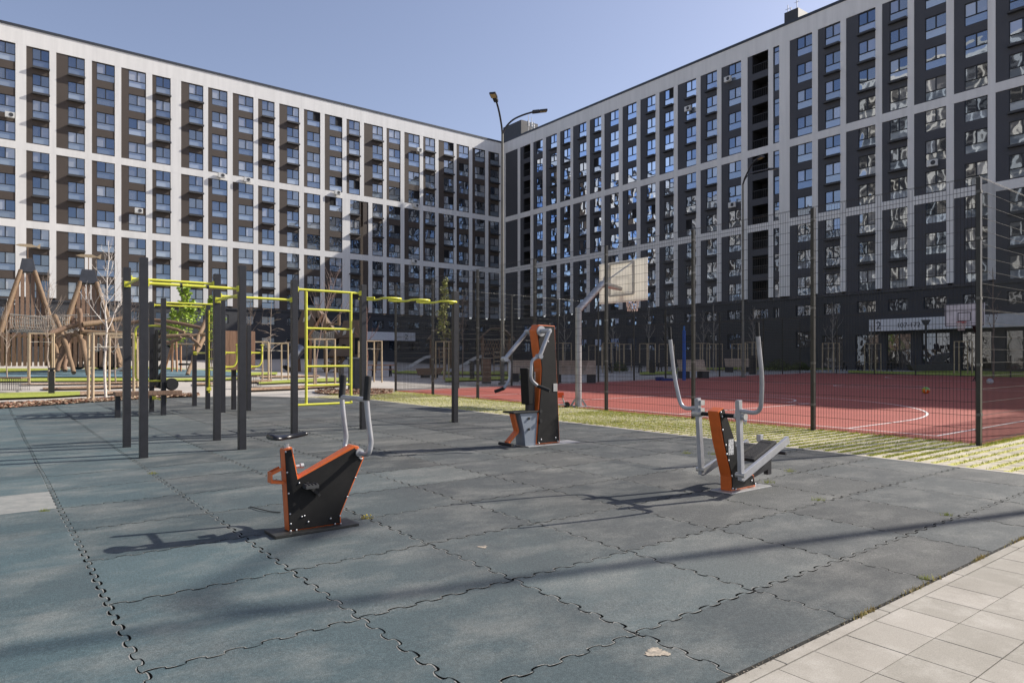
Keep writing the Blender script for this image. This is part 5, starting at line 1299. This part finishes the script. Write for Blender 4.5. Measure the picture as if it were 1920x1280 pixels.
ppoly([(628,655),(662,655),(660,668),(622,668)],-2.0,-1.2,'platform',cas)
for (x,y) in ((577,598),(584,596),(648,622),(662,620)):
    ppoly([(x,y),(x+6,y-5),(x+4,y+5),(x-2,y+8)],-1.36,-1.32,'roof_window',mat('pale window outline',(.45,.42,.38),.6),r1 if x<600 else r2,bev=0)
b=MB(); a=cz(668,632); c=cz(676,664); b.box(min(a[0],c[0]),max(a[0],c[0]),-1.19,-1.152,c[1],a[1]); b.build('doorway',dark_void,h2)
b=MB(); a=cz(648,650); b.tube([(a[0],-1.19,a[1]),(a[0],-1.152,a[1])],.18,16); b.build('porthole',dark_void,h2)
for (x0,y0,x1,y1,m_) in ((590,632,588,700,orl),(612,592,584,636,orl),(614,591,616,700,woodlog),(615,592,617,620,woodlog),(640,592,640,612,woodlog),(636,668,636,700,woodlog),(676,668,676,700,woodlog),(566,634,570,700,wood),(712,643,703,700,woodlog),(640,668,616,698,woodlog),(650,670,630,700,woodlog)):
    a=cz(x0,y0); c=cz(x1,y1); b=MB(); b.tube([(a[0],-1.4,a[1]),(c[0],-1.4,c[1])],.12,8); b.build('log_post',m_,t)
for (x0,y0,x1,y1) in ((615,609,641,609),(618,668,640,668)):
    a=cz(x0,y0); c=cz(x1,y1); b=MB(); b.tube([(a[0],-1.4,a[1]),(c[0],-1.4,c[1])],.1,8); b.build('rail',woodlog,t)
for k in range(5):
    a=cz(622+k*4,690-k*5); b=MB(); b.tube([(a[0]-.45,-1.7+.1*k,a[1]),(a[0]+.45,-1.7+.1*k,a[1])],.07,7); b.build('stair_log',woodlog,t)
b=MB()
for k in range(11):
    f=k/10; a=Vector((*cz(590+42*f,620+6*math.sin(f*3)),0)); c=Vector((*cz(592+36*f,640+6*math.sin(f*3.1)),0)); b.tube([(a.x,-1.45,a.y),(c.x,-1.2,c.y)],.025,4)
    g0=cz(590,620+2.2*k); g1=cz(632,622+2.4*k); gm=cz(612,627+2.2*k); b.tube([(g0[0],-1.44,g0[1]),(gm[0],-1.5,gm[1]),(g1[0],-1.44,g1[1])],.025,4)
b.build('rope_net',rope,t)
b=MB(); a=cz(576,652); c=cz(556,690); b.tube([(a[0],-1.8,a[1]),((a[0]+c[0])/2-.1,-2.2,(a[1]+c[1])/2+.1),(c[0],-2.8,c[1])],[.38,.38,.42],14,False); b.build('tube_slide',mat('steel tube slide',(.3,.3,.31),.3,.7),t)
# playhouses with slides seen through the court fence
def playhouse(px,Y,w_,rz,label,sl_dir,lattice=False):
    t=thing('playhouse',label,'playhouse',gx(px,Y),rz,'raised timber playhouses with slides')
    a=w_/2
    for x,y in ((-a,-a),(a,-a),(a,a),(-a,a)): b=MB(); b.box(x-.07,x+.07,y-.07,y+.07,-.1,2.6); b.build('leg',wood,t)
    b=MB(); b.box(-a,a,-a,a,1.15,1.22); b.build('floor',wood,t)
    b=MB(); b.prism([(-a-.3,2.5),(-.45,3.25),(.45,3.25),(a+.3,2.5),(a+.2,2.44),(.42,3.16),(-.42,3.16),(-a-.2,2.44)],-a-.2,a+.2); b.build('roof',cas,t)
    b=MB()
    if lattice:
        for k in range(12): x=-a+2*a*k/11; b.beam((x,-a-.03,1.3),(min(a,x+.4),-a-.03,2.4),.03); b.beam((x,-a-.03,1.3),(max(-a,x-.4),-a-.03,2.4),.03)
    else:
        for k in range(6): x=-a+.12+(2*a-.24)*k/5; b.box(x-.08,x+.08,a-.02,a+.02,1.25,2.0)
    b.build('side_wall',wood,t)
    b=MB()
    for x in (-.22,.22): b.beam((x,-a-.45,0),(x,-a-.05,1.9),.06)
    ld=b.build('ladder',woodlog,t); 
    for k in range(5): b=MB(); f=(k+1)/6; b.tube([(-.22,-a-.45+.4*f,1.9*f),(.22,-a-.45+.4*f,1.9*f)],.03,6); b.build('rung',stake,ld)
    b=MB(); s=sl_dir; P=[(s*a,0,1.22),(s*(a+.5),0,1.1),(s*(a+1.9),0,.28),(s*(a+2.4),0,.22)]
    for p,q in zip(P,P[1:]):
        b.add([(p[0],-.22,p[2]),(q[0],-.22,q[2]),(q[0],.22,q[2]),(p[0],.22,p[2])],[(0,1,2,3)])
        for y in (-.23,.23): b.beam((p[0],y,p[2]+.08),(q[0],y,q[2]+.08),.03,.2)
    b.build('slide',mat('brushed steel slide',(.5,.5,.52),.35,.8),t)
playhouse(828,50,1.5,R(10),'timber playhouse with ladder and slide behind the leafy columnar tree',-1)
playhouse(930,48,1.9,R(5),'timber playhouse with lattice wall and steel slide left of the lamp',-1,True)
# weeds in the tile joints
for k,(px,py,s,lb) in enumerate(((688,972,.035,'tiny yellow flowered weed in a joint beside the exercise bike plate'),(83,958,.03,'tiny weed in a joint near the left edge'),(286,888,.04,'small green weed in the joint left of the exercise bike'),(1440,905,.05,'grass tuft in the joint right of the elliptical walker'),(1534,938,.045,'small grass tuft in the joint near the right kerb corner'),(1480,884,.05,'grass tuft behind the footplates of the elliptical walker'),(1288,850,.05,'grass tuft between the elliptical walker and the pavers'),(1775,966,.035,'small grass tuft on the shadow line at right'),(1736,1085,.035,'dry grass tuft at the kerb joint on the right'),(850,790,.06,'grass tuft at the foot of the snake bar post'),(1340,852,.06,'pale grass tuft left of the orange walker frame'))):
    rn=random.Random(k); b=MB()
    for i in range(46):
        a=rn.random()*6.28; r=rn.random()*s*1.6; h=s*rn.uniform(.4,1.1); w_=.0016; x,y=math.cos(a)*r,math.sin(a)*r*.6; l=rn.gauss(0,s*.4); l2=rn.gauss(0,s*.4)
        b.add([(x-w_,y,0),(x+w_,y,0),(x+l,y+l2,h)],[(0,1,2)])
    if k==0:
        for i in range(5): b.ball((rn.gauss(0,s*.5),rn.gauss(0,s*.3),s*.8),.006,6,4)
    o=b.build('weed',blade if k else mat('yellow weed flower',(.55,.45,.03),.6),loc=gp(px,py)); tag(o,lb,'weed','weeds growing in the joints')

b=MB(); P=gp(505,957); b.tube([gp(469,951)+Vector((0,0,.008)),gp(488,957)+Vector((0,0,.014)),gp(506,960)+Vector((0,0,.008)),gp(526,962)+Vector((0,0,.008))],.0045,6)
o=b.build('twig',mat('black twig',(.015,.014,.013),.8)); tag(o,'thin black twig lying on the rubber left of the exercise bike','twig')
